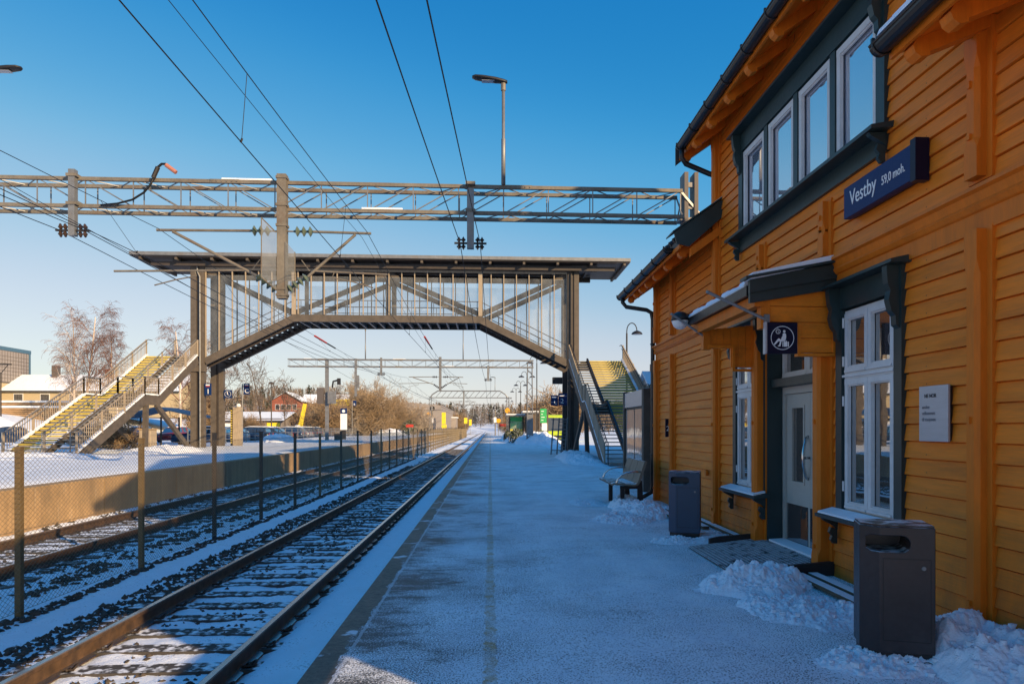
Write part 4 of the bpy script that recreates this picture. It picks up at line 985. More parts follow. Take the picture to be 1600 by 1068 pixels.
def litter_bin(lab, x, y, rz, mat, w, d, h):
    t = thing('litter_bin', lab, 'litter bin', (x, y, 0), 'litter bins by the station wall')
    ch_ = .11
    poly = [(-w/2+ch_, -d/2), (w/2, -d/2), (w/2, d/2), (-w/2, d/2), (-w/2, -d/2+ch_)]
    mb = MB().prism([(x+u, y+v) for u, v in poly], 'z', .09, h).rot((x, y), rz)
    body = mb.build('body', mat, t)
    cut = MB(); sh = []
    a0, a1, zc, r = -w/2+.035, w/2-.15, h-.115, .055
    for a in np.linspace(-PI/2, PI/2, 8): sh.append((x+a1-r+r*math.cos(a), zc+r*math.sin(a)))
    sh += [(x+a0+.03, zc+r), (x+a0, zc+r-.02), (x+a0, zc-r+.02), (x+a0+.03, zc-r)]
    cut.prism(sh, 'y', y-d/2-.1, y+d*.36).rot((x, y), rz)
    co = cut.build('cutter', mat, org=(x, y, 0))
    bm_ = body.modifiers.new('slot', 'BOOLEAN'); bm_.object = co; bm_.operation = 'DIFFERENCE'; bm_.solver = 'EXACT'
    bv = body.modifiers.new('bevel', 'BEVEL'); bv.width = .006; bv.segments = 2; bv.limit_method = 'ANGLE'
    bpy.context.view_layer.update()
    # evaluate with both at the same origin, then keep the plain mesh
    body.parent = None; body.location = (x, y, 0); bpy.context.view_layer.update()
    dg = bpy.context.evaluated_depsgraph_get(); me = bpy.data.meshes.new_from_object(body.evaluated_get(dg))
    body.modifiers.clear(); body.data = me; body.parent = t; body.location = (0,0,0)
    bpy.data.objects.remove(co)
    MB().prism([(x+u*.93, y+v*.93) for u, v in poly], 'z', .02, .088).rot((x, y), rz).build('base', M['steeldark'], t)
    MB().box(x+w*.1, x+w*.62, y-d*.62, y-d*.3, .01, .05).rot((x, y), rz).build('foot', M['steeldark'], t, bevel=.01)
    sm = MB(); yf = y-d/2-.0015
    for (u0, u1, v0, v1) in ((-w/2+ch_+.02, w/2-.025, .17, .174), (-w/2+ch_+.02, w/2-.025, h-.215, h-.211), (-w/2+ch_+.02, -w/2+ch_+.024, .174, h-.215), (w/2-.029, w/2-.025, .174, h-.215)): sm.box(x+u0, x+u1, yf, yf+.002, v0, v1)
    sm.rot((x, y), rz).build('door_seam', M['black'], t)
    MB().lathe([(0,-.006),(.013,-.006),(.015,0),(0,.001)], (x+w/2-.07, y-d/2, h-.27), 12, 'y').rot((x, y), rz).build('lock', M['galv'], t)
    lid = MB().prism([(x+u*.97, y+v*.97) for u, v in poly], 'z', h+.001, h+.012).rot((x, y), rz).build('lid', mat, t)
    return t
litter_bin('large dark brown litter bin with oval slot nearest the camera', 2.79, 4.86, math.radians(-19), M['binmetal'], .45, .36, .935)
litter_bin('blue-grey litter bin with oval slot by the far window', 2.84, 10.42, math.radians(-19), M['binblue'], .45, .40, .955)

bn = thing('bench', 'weathered wooden platform bench with curved steel armrests in the snow', 'bench', (2.82, 15.0, 0))
for i in range(3):
    ya = 14.15 + i*.60; yb = ya+.57
    sec = [(2.42,.455),(2.44,.475),(2.86,.445),(2.93,.47),(2.97,.53),(3.10,.92),(3.08,.94),(3.05,.935),(2.925,.55),(2.895,.50),(2.85,.478),(2.45,.505),(2.41,.49)]
    MB().prism(sec, 'y', ya, yb).build('seat_board', M['benchwood'], bn)
for y in (14.20, 15.88):
    pts = [(2.50, y, .46), (2.50, y, .52), (2.53, y, .60), (2.60, y, .67), (2.70, y, .71), (2.82, y, .725), (3.04, y, .73)]
    MB().tube(pts, .02, 8).build('armrest', M['chrome'], bn, smooth=True)
lg = MB()
for y in (14.35, 15.75):
    lg.box(2.60, 2.68, y-.04, y+.04, .0, .44); lg.prism([(2.95,.0),(3.07,.0),(3.03,.55),(2.95,.5)], 'y', y-.04, y+.04); lg.box(2.60, 2.98, y-.035, y+.035, .38, .44)
lg.build('legs', M['steeldark'], bn)
MB().box(2.72, 2.9, 14.4, 15.5, .478, .50).build('seat_snow', M['snow'], bn)

ib = thing('information_board', 'grey framed glass information board standing behind the bench', 'information board', (3.82, 18.7, 0))
MB().box(3.70, 3.92, 17.30, 17.52, 0, 2.56).build('board_post', M['weathered'], ib, bevel=.01)
MB().box(3.72, 3.90, 19.96, 20.12, 0, 2.60).build('board_post', M['weathered'], ib, bevel=.01)
MB().box(3.74, 3.88, 17.521, 19.959, 2.15, 2.55).build('header', M['aluplate'], ib)
MB().box(3.76, 3.86, 17.521, 19.959, .35, .62).build('lower_panel', M['weathered'], ib)
MB().box(3.78, 3.86, 17.521, 19.959, .62, 2.15).build('backboard', M['weathered'], ib)
for a, b_ in ((17.62, 18.66), (18.78, 19.88)):
    p = MB().box(3.765, 3.779, a, b_, .72, 2.08).build('poster', glossy_pane('poster_behind_glass', (.42,.36,.33), .12, .55, .04), ib)
#==PART3==
# ------------------------------------------------------------------ footbridge
BY0, BY1 = 44.5, 47.6
XL, XK0, XK1, XRr = -17.05, -11.84, -.60, 4.75      # columns and knees of the floor beam
ZE, ZK, ZT = 5.78, 8.43, 11.08
def floor_z(x):
    if x < XK0: return ZE + (ZK-ZE)*(x-XL)/(XK0-XL)
    if x > XK1: return ZE + (ZK-ZE)*(XRr-x)/(XRr-XK1)
    return ZK
fb = thing('footbridge', 'covered timber and glass footbridge spanning both tracks', 'footbridge', ((XL+XRr)/2, 46, 0))
for yy in (BY0, BY1):
    for (xa, xb, z0) in ((-17.86, -17.52, .2), (-17.36, -17.06, .2), (4.77, 5.03, -.02), (5.17, 5.47, -.02)):
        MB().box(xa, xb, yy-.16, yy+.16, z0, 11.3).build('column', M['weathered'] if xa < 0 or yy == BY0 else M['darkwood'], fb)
    for (xa, xb) in ((-17.515, -17.365), (5.035, 5.165)):
        MB().box(xa, xb, yy-.10, yy+.10, .1, 11.2).build('column_web', M['darkwood'], fb)
    mb = MB()
    for (a, b_) in (((XL, ZE), (XK0, ZK)), ((XK0, ZK), (XK1, ZK)), ((XK1, ZK), (XRr, ZE))):
        mb.beam((a[0], yy, a[1]-.21), (b_[0], yy, b_[1]-.21), .18, .42)
    for x in (XK0, XK1): mb.box(x-.09, x+.09, yy-.092, yy+.092, ZK-.43, ZK+.01)
    mb.build('floor_beam', M['weathered'], fb)
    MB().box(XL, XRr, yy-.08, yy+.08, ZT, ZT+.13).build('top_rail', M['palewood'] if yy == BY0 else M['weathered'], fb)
    MB().box(-18.9, 6.6, yy-.13, yy+.13, ZT+.135, ZT+.46).build('roof_beam', M['darkwood'], fb)
    off = .2 if yy == BY0 else -.2
    xc = (XK0+XK1)/2
    for (p, q) in (((XL+.1, ZT-.1), (XK0, ZK+.12)), ((XK0, ZK+.12), (xc, ZT-.1)), ((xc, ZT-.1), (XK1, ZK+.12)), ((XK1, ZK+.12), (XRr-.1, ZT-.1))):
        MB().beam((p[0], yy+off, p[1]), (q[0], yy+off, q[1]), .14, .30).build('brace', M['weathered'], fb)
    MB().box(xc-.15, xc+.15, yy+off-.05, yy+off+.05, ZK, ZT).build('king_post', M['weathered'], fb)
    for x in (XK0, XK1):
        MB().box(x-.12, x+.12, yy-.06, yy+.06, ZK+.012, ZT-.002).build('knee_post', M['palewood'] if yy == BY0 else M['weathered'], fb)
    n = 28
    for i in range(n+1):
        x = XL+.03 + (XRr-XL-.06)*i/n
        if min(abs(x-XK0), abs(x-XK1)) < .2: continue
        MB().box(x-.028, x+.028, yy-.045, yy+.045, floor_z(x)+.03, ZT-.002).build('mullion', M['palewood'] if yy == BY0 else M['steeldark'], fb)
    for (a, b_) in ((XL, XK0), (XK0, XK1), (XK1, XRr)):
        MB().add([(a, yy+.05, floor_z(a)+.02), (b_, yy+.05, floor_z(b_)+.02), (b_, yy+.05, ZT-.3), (a, yy+.05, ZT-.3)], [(0,1,2,3)]).build('glazing', M['glass'], fb)
    rl = MB(); yr = yy + (.32 if yy == BY0 else -.32)
    for dz in (.55, .95):
        rl.tube([(XL, yr, ZE+dz), (XK0, yr, ZK+dz), (XK1, yr, ZK+dz), (XRr, yr, ZE+dz)], .028, 6)
    for i in range(17):
        x = XL+.2+(XRr-XL-.4)*i/16; rl.tube([(x, yr, floor_z(x)), (x, yr, floor_z(x)+.95)], .02, 5)
    rl.build('handrail', M['galv'], fb)
# white drain pipe on the left column, service box
MB().tube([(-17.44, BY0-.22, 11.3), (-17.42, BY0-.24, 10.9), (-17.28, BY0-.24, 10.6), (-17.26, BY0-.24, .4)], .05, 8).build('drain_pipe', M['galv'], fb)
MB().tube([(5.10, BY0-.22, 11.4), (4.95, BY0-.24, 11.0), (4.93, BY0-.24, .4)], .05, 8).build('drain_pipe', M['steeldark'], fb)
MB().box(-18.0, -16.9, BY0-.24, BY0-.165, 4.95, 5.35).build('collar', M['weathered'], fb)
MB().box(3.9, 4.5, BY0+.4, BY0+.9, 4.35, 4.75).build('camera_box', M['steeldark'], fb)
# floor: joists and steps
dk = MB(); dk.box(XK0, XK1, BY0+.1, BY1-.1, ZK-.16, ZK-.06); dk.build('floor_deck', M['darkwood'], fb)
jm = MB()
for i in range(19):
    x = XK0+.3+(XK1-XK0-.6)*i/18; jm.box(x-.05, x+.05, BY0+.1, BY1-.1, ZK-.40, ZK-.165)
jm.build('joists', M['galv'], fb)
for s in (0, 1):
    src = None
    for i in range(16):
        t = (i+.5)/16
        x = XL+(XK0-XL)*t if s == 0 else XRr+(XK1-XRr)*t
        z = ZE+(ZK-ZE)*t-.12
        if src is None:
            src = MB().box(x-.19, x+.19, BY0+.1, BY1-.1, z-.05, z).box(x+(.15 if s == 0 else -.19), x+(.19 if s == 0 else -.15), BY0+.1, BY1-.1, z-.19, z-.052).build('bridge_step', M['darkwood'], fb); x0_, z0_ = x, z
        else:
            q = src.copy(); COL.objects.link(q); q.parent = fb; q.location = (x-x0_, 0, z-z0_)
    a, b_ = ((XL, ZE), (XK0, ZK)) if s == 0 else ((XRr, ZE), (XK1, ZK))
    for yy in (BY0+.55, BY1-.55):
        MB().beam((a[0], yy, a[1]-.42), (b_[0], yy, b_[1]-.42), .10, .22).build('stair_joist', M['darkwood'], fb)
# roof
rf = MB().box(-20.9, 8.45, 43.45, 48.5, 11.60, 11.76).build('bridge_roof', M['darkwood'], fb)
MB().box(-20.95, 8.5, 43.36, 43.448, 11.66, 11.86).box(-20.95, -20.902, 43.449, 48.5, 11.62, 11.84).box(8.452, 8.5, 43.449, 48.5, 11.62, 11.84).build('roof_edge', M['galv'], rf)
MB().box(-20.9, 8.45, 43.449, 48.4, 11.765, 11.87).build('roof_snow', M['snow'], rf)
rb = MB()
for i in range(15):
    x = -20.4 + i*2.04; rb.box(x-.07, x+.07, 43.5, 48.4, 11.44, 11.595)
rb.build('roof_joists', M['weathered'], rf)
MB().box(-20.0, 7.7, 44.0, 44.2, 11.20, 11.44).build('purlin', M['darkwood'], rf)

# ------------------------------------------------------------------ staircases down to the platforms
def staircase(lab, x0, x1, prof, lane, west):
    """prof: (y,z) of foot, landing start, landing end, top;  lane: (x of divider) ; yellow lane on the outer side"""
    t = thing('staircase', lab, 'staircase', ((x0+x1)/2, prof[0][0], prof[0][1]))
    (ya, za), (yb, zb_), (yc, zc), (yd, zd) = prof
    yl0, yl1 = (x0+.12, lane-.08) if west else (lane+.08, x1-.12)
    gl0, gl1 = (lane+.08, x1-.12) if west else (x0+.12, lane-.08)
    for side, x in ((0, x0), (1, x1)):
        mb = MB()
        for p, q in ((prof[0], prof[1]), (prof[1], prof[2]), (prof[2], prof[3])):
            mb.beam((x, p[0], p[1]-.12), (x, q[0], q[1]-.12), .12, .50)
        for p in (prof[1], prof[2]): mb.box(x-.0605, x+.0605, p[0]-.12, p[0]+.12, p[1]-.37, p[1]+.10)
        s = mb.build('stringer', M['weathered'], t)
        sn = MB(); sx = -1 if (side == 0) else 1
        for p, q in ((prof[0], prof[1]), (prof[1], prof[2]), (prof[2], prof[3])):
            k = 6
            for i in range(k):
                u, w = i/k, (i+.93)/k
                A = (x+sx*-.02, p[0]+(q[0]-p[0])*u, p[1]+(q[1]-p[1])*u+.165); B = (x+sx*-.02, p[0]+(q[0]-p[0])*w, p[1]+(q[1]-p[1])*w+.165)
                sn.beam(A, B, .17, .05+.03*random.random())
        sn.build('stringer_snow', M['snow'], s)
    # divider (ramp rails between the lanes)
    mb = MB()
    for p, q in ((prof[0], prof[1]), (prof[1], prof[2]), (prof[2], prof[3])):
        mb.beam((lane, p[0], p[1]+.06), (lane, q[0], q[1]+.06), .10, .30)
    mb.build('wheel_channel', M['steeldark'] if not west else M['weathered'], t)
    # steps
    def flight(p, q):
        n = int(round((q[1]-p[1])/.168)); src = None
        for i in range(1, n+1):
            y = p[0]+(q[0]-p[0])*(i-.5)/n; z = p[1]+(q[1]-p[1])*i/n
            if src is None:
                dy = (q[0]-p[0])/n
                src = MB().box(yl0, yl1, y-dy*.5, y+dy*.42, z-.045, z-.004).box(gl0, gl1, y-dy*.5, y+dy*.42, z-.045, z).box(yl0, yl1, y-dy*.5-.006, y-dy*.5+.03, z-.132, z-.080).build('tread', M['tread'], t)
                MB().box(yl0, yl1, y-dy*.5-.02, y-dy*.5+.07, z-.060, z+.012).build('nosing', M['yellow'], src)
                y0_, z0_ = y, z; freeze_kids(src)
            else:
                c = dup(src, parent=t); c.location = (0, y-y0_, z-z0_)
    flight(prof[0], prof[1]); flight(prof[2], prof[3])
    MB().box(x0+.1, x1-.1, yb, yc, zb_-.06, zb_).build('landing', M['tread'], t)
    # balustrades
    def balustrade(x, xi, solid, full=True):
        mb = MB(); pts = [(xi, ya-.25, za+1.0)]+[(xi, p[0], p[1]+1.02) for p in prof]
        mb.tube([(xi, ya-.25, za+.05)]+pts+[(xi, yd+.5, zd+1.02)], .024, 6)
        mb.tube([(xi, p[0], p[1]+.82) for p in prof], .014, 6)
        h = mb.build('handrail', M['galv'] if west else M['steeldark'], t)
        bt = MB()
        for p, q in ((prof[0], prof[1]), (prof[1], prof[2]), (prof[2], prof[3])):
            ln = q[0]-p[0]; k = max(2, int(ln/.16))
            for i in range(k if solid is not None else 0):
                u = (i+.5)/k; y = p[0]+ln*u; z = p[1]+(q[1]-p[1])*u
                if solid: bt.box(x-.018, x+.018, y-.074 if x < lane else y-.036, y+.074 if x < lane else y+.036, z+.16, z+.98)
                else: bt.box(x-.011, x+.011, y-.014, y+.014, z+.14, z+.98)
            kk = max(1, int(ln/1.5))
            for i in range(kk+1):
                u = i/kk; y = p[0]+ln*u; z = p[1]+(q[1]-p[1])*u
                MB().box(x-.035, x+.035, y-.035, y+.035, z+.05, z+1.01).build('newel_post', M['palewood'], h)
            if not solid and solid is not None:
                for dz in (.15, .97): bt.beam((x, p[0], p[1]+dz), (x, q[0], q[1]+dz), .04, .04)
        if bt.v: bt.build('balusters', M['palewood'], h)
    if west:
        balustrade(x0-.03, x0+.08, False); balustrade(lane, lane+.05, None); balustrade(x1+.03, x1-.08, False)
    else:
        balustrade(x0-.03, x0+.08, True); balustrade(x1+.03, x1-.08, True)
    # supports under the landing
    for x in (x0, x1):
        MB().beam((x, yc-.2, zb_-.35), (x, yd-1.2 if west else yd-2.0, za+.05), .16, .26).build('strut', M['weathered'], t)
        MB().beam((x, yb+.2, zb_-.35), (x, yb-.6 if not west else yb+.1, za-.2), .20, .24).build('prop', M['weathered'] if west else M['darkwood'], t)
    MB().box(x0, x1, yb+.1, yb+.4, zb_-.45, zb_-.10).build('cross_beam', M['weathered'], t)
    return t
staircase('sunlit open staircase with yellow step edges on the opposite platform', -19.95, -17.1, ((31.0,.42),(36.9,3.12),(38.4,3.12),(43.4,5.72)), -18.35, True)
staircase('wide staircase with yellow step edges down to the icy platform', 4.80, 8.02, ((30.0,.0),(36.0,2.78),(37.2,2.78),(43.5,5.60)), 5.86, False)
# bridge head decks joining stairs to the bridge
for (xa, xb, z) in ((-20.0, -17.9, 5.72), (5.5, 8.05, 5.60)):
    o = MB().box(xa, xb, 43.45, 47.5, z-.22, z-.02).build('bridge_head', M['weathered'], fb)
# folding gate frame leaning by the column foot
gt = thing('gate_frame', 'narrow steel frame gate standing in snow at the foot of the bridge column', 'gate', (4.15, 43.3, 0))
g = MB()
for x in (3.75, 4.1, 4.35, 4.6): g.tube([(x-.1, 43.3, 0), (x+.06, 43.45, 2.2)], .045, 6)
for z in (.25, .9, 1.5, 2.1): g.tube([(3.66, 43.3, z), (4.66, 43.4, z)], .03, 6)
g.build('frame', M['galv'], gt)
br = MB()
for i in range(9): br.tube([(4.15, 43.32, .2+i*.22), (4.55, 43.36, .2+i*.22)], .02, 5)
br.build('rungs', M['galv'], gt)

def sign(name, lab, x0, x1, y, z0, z1, mat, txt=None, tsize=.3, group=None, post=None, cat='sign', zb=.0, pmat='galv', tdx=.08, tdz=.1, tmat='signwhite', d=.06):
    t = thing(name, lab, cat, ((x0+x1)/2, y, zb if post is not None else z0), group)
    MB().box(x0, x1, y, y+d, z0, z1).build('sign_panel', M[mat], t)
    if post is not None:
        for px in post: MB().tube([(px, y+.05+d, zb), (px, y+.05+d, z1-.02)], .045, 8).build('post', M[pmat], t)
    if txt: text_mesh(txt, tsize, M[tmat], t, (x0+tdx, y-.004, z0+tdz), '-y')
    return t
def redbits(t, x0, x1, y, z):
    MB().box(x0, x1, y-.006, y, z+.04, z+.11).build('train_symbol', M['signwhite'], t); MB().box(x0, x1, y-.006, y, z-.03, z+.02).build('stripe', M['red'], t)
t = sign('track_sign', 'dark blue sign with white figure 1 on the left bridge column', -17.0, -16.62, 44.25, 3.55, 4.25, 'blue', '1', .42, tdx=.10, tdz=.08); redbits(t, -16.93, -16.70, 44.25, 4.08)
t = sign('wheelchair_sign', 'square blue wheelchair sign on the rear left bridge column', -16.98, -16.50, 47.35, 3.50, 4.02, 'blue')
g = MB(); og = ORG[t.name]
for k in range(18):
    a, b_ = 2*PI*k/18, 2*PI*(k+1)/18
    g.beam((-16.74+.19*math.cos(a), 47.34, 3.76+.19*math.sin(a)), (-16.74+.19*math.cos(b_), 47.34, 3.76+.19*math.sin(b_)), .01, .03, (0,1,0))
g.box(-16.79,-16.74,47.335,47.345,3.70,3.86); g.box(-16.79,-16.68,47.335,47.345,3.70,3.73); g.box(-16.80,-16.75,47.335,47.345,3.87,3.91)
g.build('wheelchair_symbol', M['signwhite'], t)
t = sign('sector_sign', 'blue sign with white letter C on a thin post by the railing', -17.30, -16.90, 52, 3.95, 4.72, 'blue', 'C', .44, post=(-17.42,), zb=.42, tdx=.06, tdz=.10); redbits(t, -17.22, -16.98, 52, 4.55)
t = sign('sector_sign', 'small blue sign with white letter B on a post beyond the big yellow sign', -19.6, -19.15, 105, 4.75, 5.5, 'blue', 'B', .40, post=(-19.75,), zb=.42, tdx=.07, tdz=.08)
t = sign('sector_sign', 'farthest small blue platform sign on a pale double post among golden bushes', -16.9, -16.5, 125, 4.0, 4.6, 'navy', post=(-16.95, -16.45), zb=.42)
t = sign('track_sign', 'dark blue sign with white figure 2 on the right bridge column', 4.18, 4.72, 44.15, 2.98, 3.72, 'blue', '2', .42, tdx=.12, tdz=.12)
MB().box(4.25, 4.55, 44.144, 44.15, 3.54, 3.62).build('train_symbol', M['signwhite'], t)
t = sign('direction_sign', 'dark blue wheelchair direction sign left of the figure 2 sign', 3.72, 4.16, 44.22, 2.96, 3.60, 'blue')
MB().box(3.80, 4.05, 44.214, 44.22, 3.42, 3.50).box(3.92, 3.97, 44.214, 44.22, 3.05, 3.28).box(3.92, 4.06, 44.214, 44.22, 3.05, 3.09).build('arrow', M['signwhite'], t)

# ------------------------------------------------------------------ overhead line portals
def truss(t, x0, x1, y, z0, z1, dy, step, mats, chord=.075, seed=0):
    """lattice beam: four chords and the lattice between them"""
    r = random.Random(seed)
    for yy in (y, y+dy):
        for z in (z0, z1):
            MB().box(x0, x1, yy-chord/2, yy+chord/2, z-chord/2, z+chord/2).build('chord', M[mats[0]], t)
    mb = MB(); n = int((x1-x0)/step); w = .024
    for i in range(n+1):
        x = x0+.05+(x1-x0-.1)*i/n
        for yy in (y, y+dy): mb.box(x-w/2, x+w/2, yy-w/2, yy+w/2, z0, z1)
        if i < n:
            xn = x0+.05+(x1-x0-.1)*(i+1)/n
            fl = (x < (x0+x1)*.5-1)
            for yy in (y, y+dy):
                if fl: mb.beam((x, yy, z1), (xn, yy, z0), w, w)
                else: mb.beam((x, yy, z0), (xn, yy, z1), w, w)
            for z in (z0, z1):
                mb.beam((x, y, z), ((x+xn)/2, y+dy, z), w*.9, w*.9); mb.beam(((x+xn)/2, y+dy, z), (xn, y, z), w*.9, w*.9)
    mb.build('lattice', M[mats[1]], t)
    for x in (x0+3.2, (x0+x1)/2-1.2, x1-4.2):
        if x0 < x < x1:
            for z in (z0, z1):
                sp = MB(); sp.box(x-.35, x+.35, y-chord/2-.012, y-chord/2-.001, z-chord/2-.004, z+chord/2+.004)
                for k in range(6): sp.tube([(x-.3+k*.12, y-chord/2-.03, z), (x-.3+k*.12, y-chord/2, z)], .016, 6)
                sp.build('splice_plate', M['galvrust'], t)
    for x, z, l in ((x0+1.5, z1, .7), ((x0+x1)*.62, z1, 1.2), ((x0+x1)*.3, z0, 1.0)):
        if x0 < x < x1-1: MB().box(x, x+l, y-chord*.48, y+chord*.48, z+chord/2+.001, z+chord/2+.04).build('chord_snow', M['snow'], t)
def insul(mb, p, q, r, n):
    p = Vector(p); q = Vector(q)
    for i in range(n):
        a = p.lerp(q, (i+.2)/n); b_ = p.lerp(q, (i+.5)/n); c = p.lerp(q, (i+.8)/n)
        mb.tube([a, b_, c], [r*.35, r, r*.45], 10)
    mb.tube([p, q], r*.25, 6)
def hanger(t, x, y, zt, zb, w, mats, feeders=True, detail=True):
    MB().box(x-w/2, x+w/2, y-w/2-.10, y+w/2-.10, zb, zt).build('drop_post', M[mats], t)
    if feeders:
        mb = MB(); 
        for s in (-1, 1):
            for dz in (.05, .22): insul(mb, (x+s*.12, y-.10, zb+dz), (x+s*.34, y-.10, zb+dz), .085, 2)
        mb.build('insulator', M['porcelain'], t)
        MB().box(x-.40, x+.40, y-.13, y-.07, zb+.115, zb+.155).build('bracket', M['steeldark'], t)
def cantilever(t, x, y, zt, zb, s, reach, big):
    """tubular bracket arm on side s of a drop post"""
    xe = x+s*reach; y -= .1
    tb = MB(); ins = MB(); k = s
    z_top = zt-.02
    tb.tube([(x+k*.08, y, z_top), (x+k*.28, y, z_top)], .02, 6); insul(ins, (x+k*.28, y, z_top), (x+k*.75, y, z_top), .13, 3)
    tb.tube([(x+k*.75, y, z_top), (xe, y, z_top-.02)], .033, 8)
    ins2 = MB(); insul(ins2, (x+k*.12, y, zb+.22), (x+k*.62, y, zb+.56), .13, 4)
    tb.tube([(x+k*.05, y, zb+.16), (x+k*.14, y, zb+.23)], .03, 6)
    tb.tube([(x+k*.62, y, zb+.56), (x+k*(reach-.38), y, z_top-.05)], .036, 8)
    zr = zb+.66
    # registration tube and steady arm
    fr = (zr-(zb+.56))/((z_top-.05)-(zb+.56)); xr = x+k*(.62+(reach-1.0)*fr+.03)
    tb.tube([(xr, y, zr+.03), (x+k*(reach+1.0 if k < 0 else reach+.4), y, zr-.03)], .026, 8)
    tb.tube([(x+k*(reach-.9), y, zr), (x+k*(reach-.95), y, zr-.12), (x+k*(reach-.45), y, zr-.22), (x+k*(reach+.05), y, zr-.36)], .016, 6)
    tb.tube([(xr-k*.1, y, zr+.03), (xr-k*.3, y, zr+.3)], .012, 5)
    tb.build('cantilever', M['galvrust'], t); ins.build('insulator', M['glassins'] if big else M['porcelain'], t); ins2.build('insulator', M['glassins'] if big else M['porcelain'], t)

def pole_lamp(name, lab, x, y, zb, zt, s, group=None, hl=.78):
    t = thing(name, lab, 'lamp', (x, y, zb), group)
    MB().tube([(x, y, zb), (x, y, zb+(zt-zb)*.45), (x, y, zb+(zt-zb)*.46), (x, y, zt)], [.055,.055,.042,.042], 10).build('pole', M['galv'], t, smooth=True)
    MB().tube([(x, y, zt-.16), (x, y, zt+.02)], .06, 8).build('collar', M['galvrust'], t)
    secs = [(-.10,.05,.05),(.0,.085,.07),(.2,.13,.085),(.5,.15,.075),(.7,.13,.06),(.78,.06,.035)]
    vs = []; fs = []; n = 10; kx = hl/.78
    for (u, w, h_) in secs:
        for k in range(n):
            a = 2*PI*k/n; zz = math.sin(a)*h_
            if zz < 0: zz *= .45
            vs.append((x+s*u*kx, y+math.cos(a)*w, zt+.06+u*.12+zz))
    for i in range(len(secs)-1):
        for k in range(n): fs.append((i*n+k, i*n+(k+1)%n, (i+1)*n+(k+1)%n, (i+1)*n+k))
    fs += [tuple(range(n-1,-1,-1)), tuple(range((len(secs)-1)*n, len(secs)*n))]
    MB().add(vs, fs).build('lamp_head', M['steeldark'], t, smooth=True)
    MB().box(x+s*.38*kx-.16, x+s*.38*kx+.16, y-.08, y+.08, zt+.055, zt+.062).build('lamp_lens', M['aluplate'], t)
    return t

G1Y = 18.2
ga = thing('overhead_portal', 'nearest rusty lattice portal carrying the wires across the tracks', 'catenary portal', (-5, G1Y, -.3), 'overhead line portals')
truss(ga, -15.5, 4.9, G1Y, 6.98, 7.64, .55, 1.08, ('galvrust', 'galv'), .085)
# mast on the right, end braces
for x in (5.02, 5.28): MB().box(x-.05, x+.05, G1Y+.05, G1Y+.50, .0, 8.15).build('mast', M['bandgrey'], ga)  # dark grey puts the shade on this mast into its colour
mp = MB()
for i in range(14): mp.box(5.071, 5.229, G1Y+.10, G1Y+.16, .5+i*.56, .62+i*.56)
mp.build('mast_batten', M['galv'], ga)
MB().beam((4.85, G1Y, 7.62), (5.5, G1Y+.2, 7.0), .06, .06).beam((4.9, G1Y+.55, 7.6), (4.9, G1Y, 7.0), .03, .03).beam((4.9, G1Y, 7.6), (4.9, G1Y+.55, 7.0), .03, .03).box(4.85, 5.3, G1Y+.1, G1Y+.45, 6.92, 7.0).build('end_brace', M['galv'], ga)
hanger(ga, -5.09, G1Y, 7.80, 4.76, .22, 'galvrust', False)
hanger(ga, -10.05, G1Y, 7.82, 6.22, .15, 'galv'); hanger(ga, -.49, G1Y, 7.55, 6.06, .17, 'galv')
cantilever(ga, -5.09, G1Y, 6.44, 4.76, -1, 3.0, True); cantilever(ga, -5.09, G1Y, 6.44, 4.76, 1, 2.15, True)
sc = MB()
sc.add([(-5.20, G1Y-.25, 4.95), (-5.46, G1Y-.55, 5.2), (-5.46, G1Y-.55, 6.62), (-5.20, G1Y-.25, 6.35)], [(0,1,2,3)])
sc.add([(-4.98, G1Y-.25, 4.85), (-4.83, G1Y+.05, 4.85), (-4.83, G1Y+.05, 5.95), (-4.98, G1Y-.25, 6.15)], [(0,1,2,3)])
sc.build('bird_screen', M['screen'], ga)
se = MB()
for a, b_ in (((-5.46, G1Y-.55, 5.2), (-5.46, G1Y-.55, 6.62)), ((-5.46, G1Y-.55, 6.62), (-5.20, G1Y-.25, 6.35)), ((-5.46, G1Y-.55, 5.2), (-5.20, G1Y-.25, 4.95)), ((-4.83, G1Y+.05, 4.85), (-4.83, G1Y+.05, 5.95))): se.tube([a, b_], .014, 5)
se.build('screen_frame', M['galvrust'], ga)
for z in (7.72, 7.05, 6.55, 5.0, 4.85): MB().box(-5.22, -4.96, G1Y-.23, G1Y+.03, z-.03, z+.03).build('clamp', M['galvrust'], ga)
for x in (-10.05, -.49):
    for z in (7.68, 7.0): MB().box(x-.12, x+.12, G1Y-.2, G1Y+.1, z-.035, z+.035).build('clamp', M['galvrust'], ga)
cbl = thing('feeder_cable', 'black looped cable with red end sleeve on the near portal', 'cable', (-8.2, G1Y-.1, 7.0))
MB().tube([(-9.4, G1Y-.1, 6.98), (-9.0, G1Y-.12, 7.02), (-8.65, G1Y-.12, 7.12), (-8.38, G1Y-.12, 7.3), (-8.22, G1Y-.12, 7.5), (-8.12, G1Y-.12, 7.75)], .026, 8).build('cable', M['wire'], cbl, smooth=True)
MB().tube([(-8.16, G1Y-.12, 7.66), (-8.05, G1Y-.12, 7.92)], .055, 8).build('sleeve', M['steeldark'], cbl)
MB().tube([(-8.05, G1Y-.12, 7.92), (-7.96, G1Y-.12, 8.0), (-7.86, G1Y-.12, 8.0)], .03, 8).build('bend', M['wire'], cbl)
MB().tube([(-7.86, G1Y-.12, 7.98), (-7.62, G1Y-.12, 7.80)], .05, 8).build('end_sleeve', M['salmon'], cbl)
pole_lamp('portal_lamp', 'flat lamp head on a white pole above the near portal', .33, G1Y-.06, 7.69, 10.2, -1)
